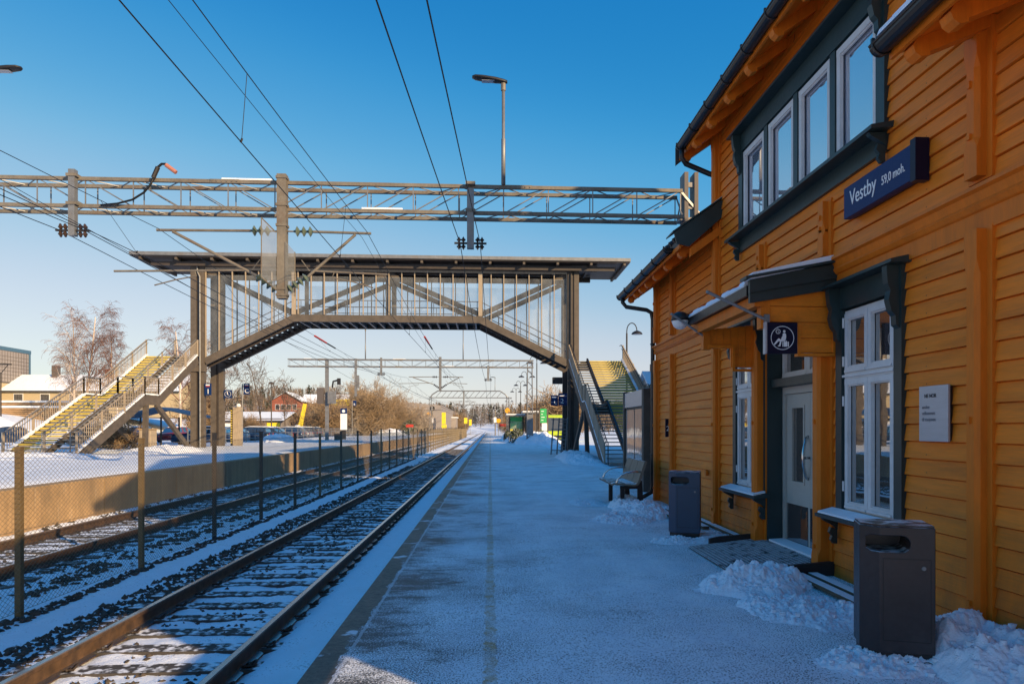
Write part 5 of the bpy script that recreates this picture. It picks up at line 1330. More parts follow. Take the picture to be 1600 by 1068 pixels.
pole_lamp('portal_lamp', 'dark lamp head poking in at the top left edge of the photo', -12.05, G1Y-.06, 7.69, 10.1, 1)

gb = thing('overhead_portal', 'second grey lattice portal beyond the footbridge', 'catenary portal', (-6, 70, -.3), 'overhead line portals')
truss(gb, -19.2, 4.2, 70, 7.45, 8.12, .55, 1.3, ('galv', 'galv'), .11, 3)
hanger(gb, -4.79, 70, 8.4, 5.2, .24, 'galv', False); hanger(gb, -10.4, 70, 8.3, 6.6, .18, 'galv'); hanger(gb, -.2, 70, 7.6, 6.1, .18, 'galv')
hanger(gb, -12.8, 70, 8.2, 4.6, .2, 'galv', False)
MB().box(-12.68, -12.5, 69.85, 70.1, 5.4, 6.6).build('equipment_box', M['galv'], gb)
cantilever(gb, -4.79, 70, 6.5, 5.2, -1, 3.0, False); cantilever(gb, -4.79, 70, 6.5, 5.2, 1, 2.2, False)
lm = MB()
for sx in (-.22, .22):
    for sy in (-.2, .2): lm.tube([(3.85+sx*1.3, 70.3+sy*1.3, 0), (3.85+sx, 70.3+sy, 7.9)], .045, 5)
for i in range(14):
    z = i*.56; s_ = 1 if i % 2 else -1
    for sy in (-.2, .2): lm.tube([(3.85-.24*s_, 70.3+sy, z), (3.85+.24*s_, 70.3+sy, z+.56)], .022, 4)
    for sx in (-.22, .22): lm.tube([(3.85+sx, 70.3-.22*s_, z), (3.85+sx, 70.3+.22*s_, z+.56)], .022, 4)
lm.build('lattice_mast', M['galv'], gb)
MB().box(-15.73, -15.43, 70.1, 70.4, .2, 8.2).build('mast', M['galv'], gb)
MB().box(-16.4, -15.8, 69.7, 70.2, 3.9, 5.4).build('equipment_box', M['bandgrey'], gb); MB().box(-15.4, -14.7, 69.7, 70.2, 3.9, 5.1).build('equipment_box', M['galv'], gb)
MB().tube([(-15.0, 69.9, 5.4), (-14.9, 69.8, 6.0), (-14.5, 69.7, 6.1)], .09, 6).box(-14.5, -14.2, 69.6, 69.9, 5.7, 6.3).build('camera_head', M['steeldark'], gb)
MB().box(3.55, 4.15, 69.8, 70.02, .9, 2.9).build('equipment_box', M['galv'], gb)
pole_lamp('portal_lamp', 'small lamp on a thin pole above the second portal, left of its middle', -11.9, 70, 8.15, 11.0, 1, hl=.7)
pole_lamp('portal_lamp', 'small lamp on a thin pole above the second portal, right of its middle', -2.6, 70, 8.15, 11.4, 1, hl=.7)

for (y, xl, xr, z, lab) in ((135, -11.1, 3.25, 8.3, 'third, arched lattice portal far down the line'), (215, -11.3, 3.4, 8.3, 'fourth portal, tiny in the distance'), (300, -11.3, 3.4, 8.3, 'farthest portal, hardly visible down the line')):
    gc = thing('overhead_portal', lab, 'catenary portal', (-4, y, -.3), 'overhead line portals')
    mb = MB()
    for yy in (y, y+.5):
        mb.tube([(xl, yy, 7.2), (xl+.4, yy, 7.8), (xl+1.4, yy, z+.15), (xr-1.4, yy, z+.15), (xr-.4, yy, 7.8), (xr, yy, 7.2)], .10, 6); mb.tube([(xl, yy, 7.2), (xr+.8, yy, 7.2)], .08, 6)
    n = 12
    for i in range(n):
        xa = xl+1+(xr-xl-2)*i/n; xb = xl+1+(xr-xl-2)*(i+1)/n; mb.tube([(xa, y, 7.2), (xb, y, z+.1)], .04, 4)
    mb.build('chord', M['galv'], gc)
    for x in (xl, xr):
        mm = MB()
        for s_ in (-.2, .2): mm.tube([(x+s_, y+.2, -.2), (x+s_, y+.2, 7.4)], .06, 5)
        for i in range(10): mm.tube([(x-.2, y+.2, .3+i*.7), (x+.2, y+.2, .3+(i+1)*.7)], .03, 4)
        mm.build('mast', M['galv'], gc)
    hanger(gc, -4.9, y, 8.5, 5.2, .25, 'galv', False)
    if y < 250: cantilever(gc, -4.9, y, 6.5, 5.2, -1, 3.0, False); cantilever(gc, -4.9, y, 6.5, 5.2, 1, 2.2, False)
pole_lamp('portal_lamp', 'tiny lamp on the third portal near its right mast', .9, 135, 8.4, 10.9, -1, hl=.8)

# ------------------------------------------------------------------ wires
SUP = [-36., G1Y, 70., 135., 215., 300., 400.]
def wire(lab, fn, r=.008, y0=-30., y1=400., extra=None, name='overhead_wire', group='overhead wires'):
    pts = []
    ys = list(np.arange(y0, 70, 2.0)) + list(np.arange(70, y1, 8.0))
    for y in ys: pts.append(fn(y))
    o = MB()
    rr = [max(r, min(.022, r+.00007*max(0, p[1]-10))) for p in pts]
    o.tube(pts, rr, 5, False)
    if extra: extra(o)
    ob = o.build(name, M['wire'], fixn=False); tag(ob, lab, 'wire', group); return ob
def span(y):
    for a, b_ in zip(SUP[:-1], SUP[1:]):
        if a <= y <= b_: return a, b_, (y-a)/(b_-a), SUP.index(a)
    return SUP[-2], SUP[-1], 1., 5
def contact(xc, sg, z):
    def f(y):
        a, b_, t, i = span(y); s0 = .25*sg*(1 if i % 2 else -1)
        return (xc+s0*(1-2*t), y, z - .10*4*t*(1-t))
    return f
def messenger(xc, z, sag):
    def f(y):
        a, b_, t, i = span(y); return (xc, y, z - sag*4*t*(1-t))
    return f
for (xc, sg, lab) in ((T1, -1, 'near track'), (T2, 1, 'far track')):
    cf = contact(xc, sg, 5.20 if xc == T1 else 5.22); mf = messenger(xc-.1 if xc == T1 else xc-.5, 6.42, .75)
    def dr(o, cf=cf, mf=mf):
        y = -28.
        while y < 130:
            p, q = mf(y), cf(y); o.tube([p, q], .0045, 4, False); o.tube([(q[0]-.01, q[1], q[2]), (q[0]+.01, q[1], q[2]+.05)], .014, 5); y += 6.2
    wire('contact wire hanging low over the %s' % lab, cf, .0075)
    wire('carrier wire with droppers above the %s' % lab, mf, .007, extra=dr)
# second, slightly offset carrier ropes near the portal
wire('thin stay rope beside the carrier wire of the near track', lambda y: (T1-.22-.0022*y*0, y, messenger(0, 6.38, .78)(y)[2]-.10), .0045, y0=4, y1=70)
for (x, dx, z, sg, lab) in ((-10.05, .33, 6.36, 0, 'left feeder wire'), (-.49, .33, 6.18, 0, 'right feeder wire')):
    for s in (-1, 1):
        def ff(y, x=x, s=s, dx=dx, z=z):
            a, b_, t, i = span(y); k = dx*.85
            drift = (-.035*(G1Y-y) if (y < G1Y and x > -2) else 0) + (.30*min(1, max(0, (y-G1Y)/51.8)) if x > -2 else -.35*min(1, max(0, (y-G1Y)/51.8)))
            return (x+s*(.25 if x > -2 else .30)+drift, y, z - .55*4*t*(1-t) + (.45*min(1, max(0, (y-G1Y)/51.8)) if x < -2 else 0))
        wire('%s on the %s side of its insulators' % (lab, 'left' if s < 0 else 'right'), ff, .0095)
w = wire('diagonal wire from the near portal down to the left edge of the photo', lambda y: (-9.0-.02*(y-18), y, 6.0-.03*(y-18)), .006, y0=-20, y1=62)
for (x, z, lab) in ((T1-.05, 6.02, 'red and black rod insulator in the carrier wire of the near track'), (T2-.45, 6.02, 'red and black rod insulator in the carrier wire of the far track')):
    t = thing('rod_insulator', lab, 'insulator', (x, 36, z))
    mf = messenger(T1-.1 if x > -4 else T2-.5, 6.42, .75)
    MB().tube([mf(33.6), mf(35.9)], .045, 8).build('red_rod', M['red'], t); MB().tube([mf(35.9), mf(38.0)], .035, 8).build('black_rod', M['black'], t)
#==PART4==
# ------------------------------------------------------------------ gooseneck platform lamps
def gooseneck(lab, x, y, zl, arms, s=1.0):
    t = thing('platform_lamp', lab, 'lamp', (x, y, 0), 'gooseneck platform lamps')
    top = zl+.55*s
    MB().tube([(x, y, 0), (x, y, 1.2), (x, y, 1.25), (x, y, zl-.1)], [.085,.085,.06,.055], 8).build('pole', M['steeldark'], t)
    for k in arms:
        pts = [(x, y, zl-.15)] + [(x+k*(.30-.30*math.cos(a))*s*.9, y, zl+.05+.42*s*math.sin(a)) for a in np.linspace(0, PI, 9)]
        MB().tube(pts, .035, 6).build('arm', M['steeldark'], t)
        xc = x+k*.54*s
        MB().lathe([(.30*s,0),(.29*s,.03),(.24*s,.12),(.13*s,.2),(.05*s,.24),(0,.25)], (xc, y, zl-.16), 14).build('lamp_shade', M['steeldark'], t, smooth=True)
        MB().lathe([(0,-.03),(.22*s,-.01),(.22*s,.01),(0,.015)], (xc, y, zl-.15), 12).build('lamp_glass', M['aluplate'], t)
    return t
for i, (y, lab) in enumerate(((77, 'first double gooseneck lamp beyond the footbridge, nearest the green sign'), (98, 'second double gooseneck lamp beyond the footbridge'), (118, 'third double gooseneck lamp beyond the footbridge'), (139, 'fourth double gooseneck lamp beyond the footbridge'), (190, 'last double gooseneck lamp, far down the platform'))):
    gooseneck(lab, 4.97, y, 8.6, (-1, 1), 1.38)
gooseneck('single gooseneck lamp rising behind the wide staircase', 8.95, 47.0, 7.9, (1,), 1.25)
gooseneck('far double gooseneck lamp low behind the platform shelter', 4.6, 150, 5.4, (-1, 1), 1.)

# ------------------------------------------------------------------ furniture of the opposite platform
rl = thing('platform_railing', 'long pale steel railing along the back of the opposite platform', 'railing', (-19.9, 90, .42))
mb = MB()
for z in (.75, 1.15, 1.52): mb.tube([(-19.9, 49, z), (-19.9, 152, z)], .032, 5)
mb.build('rails', M['galv'], rl)
src = None
for i in range(46):
    y = 49+i*2.28
    p = MB().box(-19.93, -19.87, y-.03, y+.03, .40, 1.54).build('railing_post', M['galv'], rl)
b = MB()
for i in range(400):
    y = 78+i*.185; b.box(-19.905, -19.895, y-.012, y+.012, .75, 1.5)
tag(b.build('railing_bars', M['galv'], rl), kind='stuff')
rl2 = thing('stair_approach_railing', 'short pale railing at the foot of the sunlit staircase', 'railing', (-22.5, 31, .4))
b = MB()
for z in (.8, 1.45): b.tube([(-26, 31.2, z), (-20.1, 30.9, z)], .03, 5)
for i in range(34): b.tube([(-25.9+i*.175, 31.2-i*.009, .45), (-25.9+i*.175, 31.2-i*.009, 1.45)], .012 if i % 8 else .035, 4)
b.build('bars', M['galv'], rl2)
cbn = thing('concrete_cabinet', 'pale concrete cabinet under the sunlit staircase', 'cabinet', (-18.1, 39.5, .4))
MB().box(-18.42, -17.82, 39.2, 39.9, .3, 1.50).build('body', M['palewood'], cbn, bevel=.02); MB().box(-18.46, -17.78, 39.16, 39.94, 1.50, 1.56).build('lid', M['concrete'], cbn)
tp = thing('platform_pillar', 'tall pale pillar with a lamp on top beside the rear bridge column', 'pillar', (-16.6, 48.6, .4))
MB().box(-16.80, -16.30, 48.4, 48.8, .4, 2.95).build('body', M['palewood'], tp); MB().lathe([(.13,0),(.15,.1),(.1,.22),(0,.25)], (-16.5, 48.6, 2.95), 12).build('lamp', M['signwhite'], tp, smooth=True)
dots = MB()
for i in range(14): dots.box(-16.93, -16.84, 48.35, 48.42, .6+i*.16, .68+i*.16)
dots.build('yellow_marks', M['yellow'], tp); MB().box(-16.95, -16.81, 48.42, 48.7, .4, 2.9).build('dark_edge', M['steeldark'], tp)
tk = thing('information_pillar', 'white information pillar with purple head below the second portal mast', 'information board', (-15.1, 76, .4))
MB().box(-15.45, -14.80, 75.8, 76.0, 1.4, 3.05).build('panel', M['signwhite'], tk); MB().box(-15.45, -14.80, 75.795, 76.0, 3.052, 3.62).build('header', M['blue'], tk)
MB().box(-15.35, -14.9, 75.82, 75.98, .4, 1.39).build('base', M['steeldark'], tk); MB().lathe([(0,-.004),(.16,-.003),(.16,.003),(0,.004)], (-15.12, 75.79, 3.33), 14, 'y').build('symbol', M['signwhite'], tk)
bk = thing('grit_box', 'dark grit box in front of the white information pillar', 'box', (-14.6, 71, .4)); MB().box(-15.0, -14.45, 70.7, 71.2, .4, .95).build('body', M['darkwood'], bk, bevel=.03); MB().prism([(-15.05,.955),(-14.4,.955),(-14.5,1.08),(-14.95,1.08)], 'y', 70.65, 71.25).build('lid', M['darkwood'], bk)
bs = thing('bicycle_shelter', 'small blue-roofed shelter seen under the sunlit staircase', 'shelter', (-27, 62, .2))
MB().prism([(-30.2, 2.5), (-26.9, 3.3), (-23.4, 2.5), (-23.4, 2.4), (-26.9, 3.2), (-30.2, 2.4)], 'y', 60, 64).build('roof', M['bluetrim'], bs)
for x in (-29.8, -26.6, -23.8):
    for y in (60.3, 63.7): MB().tube([(x, y, .1), (x, y, 2.5)], .07, 6).build('post', M['steeldark'], bs)
for (lab, x, y, h, two) in (('street lamp with two upturned heads before the grey clad building', -50.5, 78, 7.2, True), ('dark street lamp in the car park among bare trees', -29.0, 98, 7.4, False), ('dark thin street lamp behind the yellow workshop', -26.3, 128, 7.5, False)):
    t = thing('street_lamp', lab, 'lamp', (x, y, .2)); MB().tube([(x, y, 0), (x, y, h)], [.09,.06], 6).build('pole', M['steeldark'], t)
    hd = MB()
    if two: hd.beam((x, y, h), (x-.7, y, h+.9), .06, .06).beam((x, y, h), (x+.7, y, h+.9), .06, .06).box(x-1.0, x+1.0, y-.15, y+.15, h+.9, h+1.02)
    else: hd.lathe([(.0,0),(.4,.02),(.35,.16),(.1,.3),(0,.32)], (x, y, h), 10)
    hd.build('lamp_head', M['steeldark'], t)

ys = thing('billboard', 'big yellow sign board with a dark line of lettering on posts behind the railing', 'sign', (-24.5, 120, .3))
MB().box(-25.95, -23.0, 120, 120.15, 5.25, 6.25).build('sign_panel', M['signyellow'], ys)
lt = MB(); xx = -25.35
for k, wdt in enumerate([.2,.1,.16,.12,.17,.1,.14,.18,.1,.15,.12,.16,.11]):
    lt.box(xx, xx+wdt*.8, 119.985, 119.997, 5.68 if k else 5.62, 5.90+(.06 if k % 3 == 0 else 0)); xx += wdt+.04
lt.build('lettering', M['ink'], ys)
for x in (-25.8, -23.2): MB().tube([(x, 120.2, 0), (x, 120.2, 6.2)], .08, 6).build('post', M['steeldark'], ys)

# signals and marker boards down the line
for (lab, x, y, z) in (('railway signal with round dark head left of the tracks', -11.9, 150, 5.6), ('railway signal with round dark head at the end of the icy platform', 1.05, 150, 5.7)):
    t = thing('railway_signal', lab, 'signal', (x, y, 0))
    MB().tube([(x, y, -.3), (x, y, z-.4)], .11, 8).build('mast', M['galvrust'], t)
    MB().lathe([(0,.0),(.42,0),(.52,.03),(.52,.10),(0,.12)], (x, y, z), 20, 'y').build('backing_disc', M['black'], t)
    lp = MB()
    for dx, dz in ((-.05,.22),(-.05,-.2)): lp.lathe([(0,-.06),(.14,-.05),(.16,.0),(0,.0)], (x+dx, y-.005, z+dz), 12, 'y')
    lp.build('lens', M['aluplate'], t)
    MB().box(x-.3, x+.25, y-.15, y-.05, z-3.0, z-1.9).build('cabinet', M['signwhite'], t)
for (lab, x, y, z0, z1, w, mt) in (('amber round marker on the right mast of the third portal', 3.2, 134, 4.3, 5.3, .95, 'signorange'), ('amber marker plate low on the right railway signal', 1.7, 148, 2.6, 3.5, .9, 'signorange'),
        ('amber marker on the left railway signal', -12.6, 149, 3.9, 4.8, .9, 'signorange'), ('tall yellow marker post behind the far fence panels', -10.2, 160, 2.4, 5.0, .9, 'signyellow'), ('lower yellow plate beside the tall yellow marker', -10.0, 158, 1.5, 2.3, 1.1, 'signyellow'),
        ('yellow kilometre plate in the distance', -5.9, 175, 2.6, 4.0, .8, 'signyellow'), ('farthest yellow plate near the vanishing tracks', -5.2, 190, 2.2, 3.8, .7, 'signyellow'),
        ('red barrier plate right of the far tracks', 2.6, 146, 1.9, 2.4, 1.5, 'red'), ('red barrier plate left of the far fence', -13.0, 118, 1.7, 2.15, 1.2, 'red')):
    t = thing('marker_board', lab, 'marker board', (x, y, 0))
    if mt == 'signorange': MB().lathe([(0,-.02),(w*.5,-.01),(w*.5,.03),(0,.04)], (x, y, (z0+z1)/2), 14, 'y').build('plate', M[mt], t)
    else: MB().box(x-w/2, x+w/2, y, y+.06, z0, z1).build('plate', M[mt], t, bevel=.02)
    MB().tube([(x, y+.12, -.3), (x, y+.12, z1-.1)], .05, 6).build('post', M['galv'], t)

# ------------------------------------------------------------------ right platform beyond the bridge
for (lab, x0, x1, y0, y1, z, grn) in (('platform shelter with green tinted glass behind dark bushes', 2.3, 3.9, 86, 90, 3.0, True), ('brown timber shelter next to the green glazed one', 4.05, 5.3, 82, 85, 3.25, False)):
    t = thing('platform_shelter', lab, 'shelter', ((x0+x1)/2, (y0+y1)/2, 0))
    MB().box(x0-.4, x1+.3, y0-.3, y1+.3, z, z+.14).build('roof', M['galv'], t); MB().box(x0-.38, x1+.28, y0-.28, y1+.28, z+.142, z+.26).build('roof_snow', M['snow'], t)
    for x in (x0, x1): MB().box(x-.07, x+.07, y0-.07, y0+.07, 0, z).build('post', M['steeldark'], t)
    MB().box(x0+.08, x1-.08, y1-.1, y1, .1, z-.05).build('back_panel', M['shelterglass'] if grn else M['plank'], t)
    MB().box(x0+.08, x1-.08, y0-.02, y0+.02, .5 if grn else .1, z-.1).build('front_panel', M['shelterglass'] if grn else M['plank'], t)
    if grn: MB().box(x0+.1, x1-.1, y0-.045, y0-.022, 1.25, 1.42).build('stripe', M['signyellow'], t); MB().box(x0+.1, x1-.1, y0-.045, y0-.022, 2.4, z-.12).build('name_band', M['signgreen'], t)
t = thing('green_notice_board', 'tall green notice board with white panel below on posts', 'sign', (5.9, 80, 0))
MB().box(5.55, 6.25, 80, 80.1, 2.15, 3.72).build('green_panel', M['signgreen'], t); MB().box(5.72, 6.30, 79.96, 79.999, 1.30, 2.12).build('white_panel', M['signwhite'], t)
tx = MB()
for i, (a, b_) in enumerate(((.10,.40),(.10,.28),(.10,.48),(.10,.34))): tx.box(5.55+a, 5.55+b_, 79.982, 79.998, 3.4-i*.33, 3.47-i*.33)
tx.build('lettering', M['signwhite'], t)
for x in (5.46, 6.36): MB().box(x-.08, x+.08, 80.0, 80.16, 0, 3.7).build('post', M['weathered'], t)
t = thing('timber_post', 'thick brown timber post beside the green notice board', 'post', (5.0, 79, 0)); MB().box(4.86, 5.12, 79, 79.25, 0, 3.3).build('post_shaft', M['weathered'], t); MB().box(4.82, 5.16, 78.96, 79.29, 3.3, 3.38).build('post_cap', M['galv'], t)
t = thing('bus', 'lime green bus with dark windscreen waiting behind the bridge column', 'bus', (7.5, 87, 0))
MB().prism([(82,.35),(82,1.2),(82.15,2.95),(82.5,3.1),(92,3.1),(92,.35)], 'x', 6.3, 8.8).build('body', M['lime'], t, bevel=.08)
MB().prism([(81.96,1.25),(82.11,2.75),(82.3,2.75),(82.2,1.25)], 'x', 6.42, 8.68).build('windscreen', M['carglass'], t); MB().box(6.27, 6.295, 82.8, 91.6, 1.4, 2.7).build('side_window', M['carglass'], t)
MB().box(6.5, 8.6, 81.93, 82.0, .45, .75).build('bumper', M['steeldark'], t)
for x in (6.32, 8.55):
    for y in (84, 90): MB().lathe([(0,0),(.48,0),(.48,.25),(0,.25)], (x, y, .48), 14, 'x').build('wheel', M['black'], t)
for x in (6.55, 8.35): MB().box(x-.12, x+.12, 81.94, 82.0, .82, .98).build('headlight', M['signwhite'], t)

# ------------------------------------------------------------------ cars in the car park
def loft(secs):
    """secs: list of (u along length, [(half width, z)...]) -> ring mesh"""
    vs = []; fs = []; n = None
    for u, ring in secs:
        pts = [(u, -w, z) for w, z in ring] + [(u, w, z) for w, z in reversed(ring)]
        n = len(pts); vs += pts
    for i in range(len(secs)-1):
        for k in range(n):
            j = (k+1) % n; fs.append((i*n+k, i*n+j, (i+1)*n+j, (i+1)*n+k))
    fs += [tuple(range(n)), tuple(range((len(secs)-1)*n+n-1, (len(secs)-1)*n-1, -1))]
    return vs, fs
def make_car(paint, estate):
    r = thing('parked_car', 'car', 'car', (0,0,0), 'cars in the car park')
    L_ = 4.4
    def lower(h, w): return [(w*.86,.20),(w,.35),(w,.60),(w*.97,h)]
    secs = [(-2.2,lower(.70,.78)),(-2.1,lower(.80,.86)),(-1.2,lower(.92,.89)),(-.4,lower(.96,.9)),(.8,lower(.96,.9)),(1.9,lower(.95,.88)),(2.15,lower(.86,.82)),(2.2,lower(.7,.76))]
    MB().add(*loft(secs)).build('body', paint, r, smooth=True)
    re = 1.95 if estate else 1.55
    cab = [(-.95,[(.78,.94),(.775,.95)]),(-.35,[(.80,.94),(.66,1.38)]),(.2,[(.82,.94),(.64,1.45)]),(re-.65,[(.82,.94),(.64,1.43)]),(re-.15,[(.80,.94),(.66,1.30 if estate else 1.05)]),(re,[(.76,.94),(.74,.96)])]
    MB().add(*loft(cab)).build('windows', M['carglass'], r)
    rf = [(-.38,[(.60,1.395),(.60,1.41)]),(.2,[(.62,1.455),(.60,1.49)]),(re-.65,[(.62,1.435),(.60,1.475)]),(re-.25,[(.58,1.34 if estate else 1.26),(.58,1.36 if estate else 1.28)])]
    MB().add(*loft(rf)).build('roof', paint, r, smooth=True)
    for u in (.05, .95):
        for s in (-1, 1): MB().beam((u, s*.825, .95), (u+.04, s*.66, 1.42), .07, .03).build('pillar', paint, r)
    for u in (-1.35, 1.35):
        for s in (-1, 1): MB().lathe([(0,-.1),(.31,-.1),(.33,-.06),(.33,.06),(.31,.1),(0,.1)], (u, s*.80, .31), 14, 'y').build('wheel', M['black'], r)
    for s in (-1, 1): MB().box(-2.19, -2.13, s*.62-.15, s*.62+.15, .60, .72).build('headlight', M['aluplate'], r); MB().box(2.14, 2.2, s*.64-.10, s*.64+.10, .65, .82).build('tail_light', M['red'], r)
    MB().add(*loft([(-.3,[(.55,1.40),(.5,1.45)]),(.3,[(.6,1.49),(.55,1.55)]),(re-.7,[(.6,1.475),(.55,1.53)])])).build('roof_snow', M['snow'], r)
    freeze_kids(r); return r
CARP = {}
for nme, c in (('dark blue', (.012,.03,.075)), ('silver', (.32,.32,.34)), ('black', (.012,.012,.014)), ('red', (.32,.02,.015)), ('grey', (.09,.095,.10)), ('white', (.62,.62,.62))):
    m_, nt_, b_ = newmat('car_paint_'+nme.replace(' ', '_')); b_.inputs['Base Color'].default_value = (*c, 1); b_.inputs['Roughness'].default_value = .3; b_.inputs['Coat Weight'].default_value = .6; b_.inputs['Metallic'].default_value = .3
    CARP[nme] = m_
cars = []
rowc = ['dark blue', 'black', 'silver', 'dark blue', 'black', 'black', 'grey', 'red', 'dark blue', 'silver', 'black', 'dark blue', 'grey', 'black', 'silver', 'dark blue']
nth = ['first', 'second', 'third', 'fourth', 'fifth', 'sixth', 'seventh', 'eighth', 'ninth', 'tenth', 'eleventh', 'twelfth', 'thirteenth', 'fourteenth', 'fifteenth', 'last']
for i, cn in enumerate(rowc):
    cars.append((cn, -24.2+random.uniform(-.4,.3), 62+i*3.15, random.choice((0, 180))+random.uniform(-4, 4), '%s car behind the platform railing, %s from the left' % (cn, nth[i])))
cars += [('red', -30.5, 72, 88, 'red car glimpsed behind the left bridge column'), ('grey', -31.0, 66, 95, 'grey car behind the blue roofed shelter, left of the column strut'),
        ('black', -31.2, 59, 85, 'black car at the back of the car park under the stairs'), ('white', -33.5, 63, 85, 'white snowy car furthest left under the stairs'), ('grey', -42.0, 58, 20, 'grey car at the left edge behind the approach railing'), ('dark blue', -39.0, 61, 15, 'dark blue car left of the staircase foot'),
        ('silver', -34.8, 66, 10, 'silver car half hidden by the staircase railing')]
protos = {}
for i, (cn, x, y, rot, lab) in enumerate(cars):
    key = (cn, i % 2)
    if key not in protos: protos[key] = make_car(CARP[cn], i % 2 == 0); c = protos[key]
    else: c = dup(protos[key])
    c.location = (x, y, .22); c.rotation_euler = (0, 0, math.radians(rot)); c['label'] = lab

# ------------------------------------------------------------------ buildings beyond the car park
def building(name, lab, cat, x0, x1, y0, y1, z0, ze, zr, wall, roofm, axis='x', snow=True, ov=.5):
    t = thing(name, lab, cat, ((x0+x1)/2, (y0+y1)/2, z0))
    if axis == 'x':       # ridge runs along x
        ym = (y0+y1)/2
        MB().prism([(y0, z0), (y0, ze), (ym, zr-.15), (y1, ze), (y1, z0)], 'x', x0, x1).build('wall', wall, t)
        r = MB().prism([(y0-ov, ze-.2), (ym, zr), (y1+ov, ze-.2), (y1+ov, ze-.35), (ym, zr-.15+.001), (y0-ov, ze-.35)], 'x', x0-ov, x1+ov).build('roof', roofm, t)
        if snow: MB().prism([(y0-ov-.03, ze-.19), (ym, zr+.16), (y1+ov+.03, ze-.19), (ym, zr+.01)], 'x', x0-ov-.02, x1+ov+.02).build('roof_snow', M['snow'], r)
    else:
        xm = (x0+x1)/2
        MB().prism([(x0, z0), (x0, ze), (xm, zr-.15), (x1, ze), (x1, z0)], 'y', y0, y1).build('wall', wall, t)
        r = MB().prism([(x0-ov, ze-.2), (xm, zr), (x1+ov, ze-.2), (x1+ov, ze-.35), (xm, zr-.15+.001), (x0-ov, ze-.35)], 'y', y0-ov, y1+ov).build('roof', roofm, t)
        if snow: MB().prism([(x0-ov-.03, ze-.19), (xm, zr+.16), (x1+ov+.03, ze-.19), (xm, zr+.01)], 'y', y0-ov-.02, y1+ov+.02).build('roof_snow', M['snow'], r)
    return t, r
def win_on(t, x0, x1, y, z0, z1, fr=M['white']):
    w = MB().box(x0-.1, x1+.1, y-.03, y+.05, z0-.1, z1+.1).build('window', fr, t); MB().box(x0, x1, y-.05, y-.032, z0, z1).build('pane', M['carglass'], w)
# grey clad hall at the left edge
t = thing('clad_hall', 'large grey clad hall with blue steel trim at the left edge', 'building', (-90, 95, 3))
HX = -72.6
MB().box(-105, HX, 60, 119, 1.0, 13.2).build('wall', M['panelgrey'], t)
MB().box(-105, HX+.10, 59.9, 119.1, 13.2, 13.75).build('roof_trim', M['bluetrim'], t)
for y in (118.8, 109, 99, 89): MB().box(HX+.002, HX+.12, y-.16, y+.16, 2, 13.19).build('column_trim', M['bluetrim'], t)
MB().box(HX+.002, HX+.10, 60, 118.6, 8.3, 8.45).build('ledge', M['bandgrey'], t); MB().box(HX+.002, HX+.05, 60, 118.6, 6.9, 8.28).build('window_band', M['creamwall'], t)
ln = MB()
for i in range(90): ln.box(HX+.003, HX+.03, 62+i*.63-.03, 62+i*.63+.03, 8.5, 13.1); ln.box(HX+.003, HX+.03, 62+i*.63-.03, 62+i*.63+.03, 2.5, 6.85)
for i in range(18): ln.box(HX+.004, HX+.031, 60, 118.6, 3+i*.55-.02, 3+i*.55+.02)
tag(ln.build('cladding_joints', M['bandgrey'], t), kind='stuff')
# low yellow house with snowy roof
t, r = building('yellow_house', 'low pale yellow house under a broad snowy roof', 'house', -72.5, -47, 112, 122, 3.2, 7.3, 9.7, M['creamwall'], M['rooftile'], 'x')
for x in (-70, -66.2, -62, -57.5, -53, -50): win_on(t, x-.6, x+.6, 112, 5.5, 6.6)
MB().box(-67.6, -66.8, 116, 117, 9, 11.2).build('chimney', M['bandgrey'], r); MB().box(-59.6, -58.9, 116, 117, 9, 10.7).build('chimney', M['redwall'], r)
# timber stacks
for (lab, x0, x1, y, h) in (('long stack of snowy timber before the yellow house', -66, -55, 98, 2.3), ('lower stack of sawn timber beside the snow heap', -61, -50, 94, 1.5)):
    t = thing('timber_stack', lab, 'timber stack', ((x0+x1)/2, y, 2.4))
    mb = MB()
    for i in range(6): mb.box(x0+random.uniform(0,.6), x1-random.uniform(0,.6), y+random.uniform(0,.1), y+2, 2.6+i*h/6, 2.6+(i+.8)*h/6)
    mb.build('planks', M['lumber'], t); MB().box(x0-.1, x1+.1, y-.1, y+2.1, 2.6+h, 2.85+h).build('snow_cover', M['snow'], t)
# yellow fronted workshop with snowy roof
t, r = building('workshop', 'low workshop with yellow doors under a deep snowy roof behind the bare trees', 'building', -43, -32.8, 116, 128, .2, 2.95, 4.1, M['panelgrey'], M['rooftile'], 'x')
MB().box(-38.3, -36.9, 115.88, 115.99, .9, 2.5).build('door', M['signyellow'], t); MB().box(-35.0, -33.0, 115.88, 115.99, .9, 2.4).build('door', M['signyellow'], t); MB().box(-42, -39.2, 115.9, 115.99, .4, 2.3).build('door', M['signwhite'], t); win_on(t, -36.7, -35.4, 115.86, 1.4, 2.2, M['bandgrey'])
t = thing('yellow_pylon', 'slanted yellow and white pylon beside the workshop', 'sign', (-28.4, 110, .2)); MB().add([(-29.0,110,.3),(-28.3,110,.3),(-27.4,110,5.2),(-27.9,110,5.2),(-29.0,110.3,.3),(-28.3,110.3,.3),(-27.4,110.3,5.2),(-27.9,110.3,5.2)], [(0,1,2,3),(4,7,6,5),(0,4,5,1),(1,5,6,2),(2,6,7,3),(3,7,4,0)]).build('blade', M['signyellow'], t); MB().box(-29.05, -28.35, 109.94, 109.99, .3, 2.0).build('foot_panel', M['signwhite'], t)
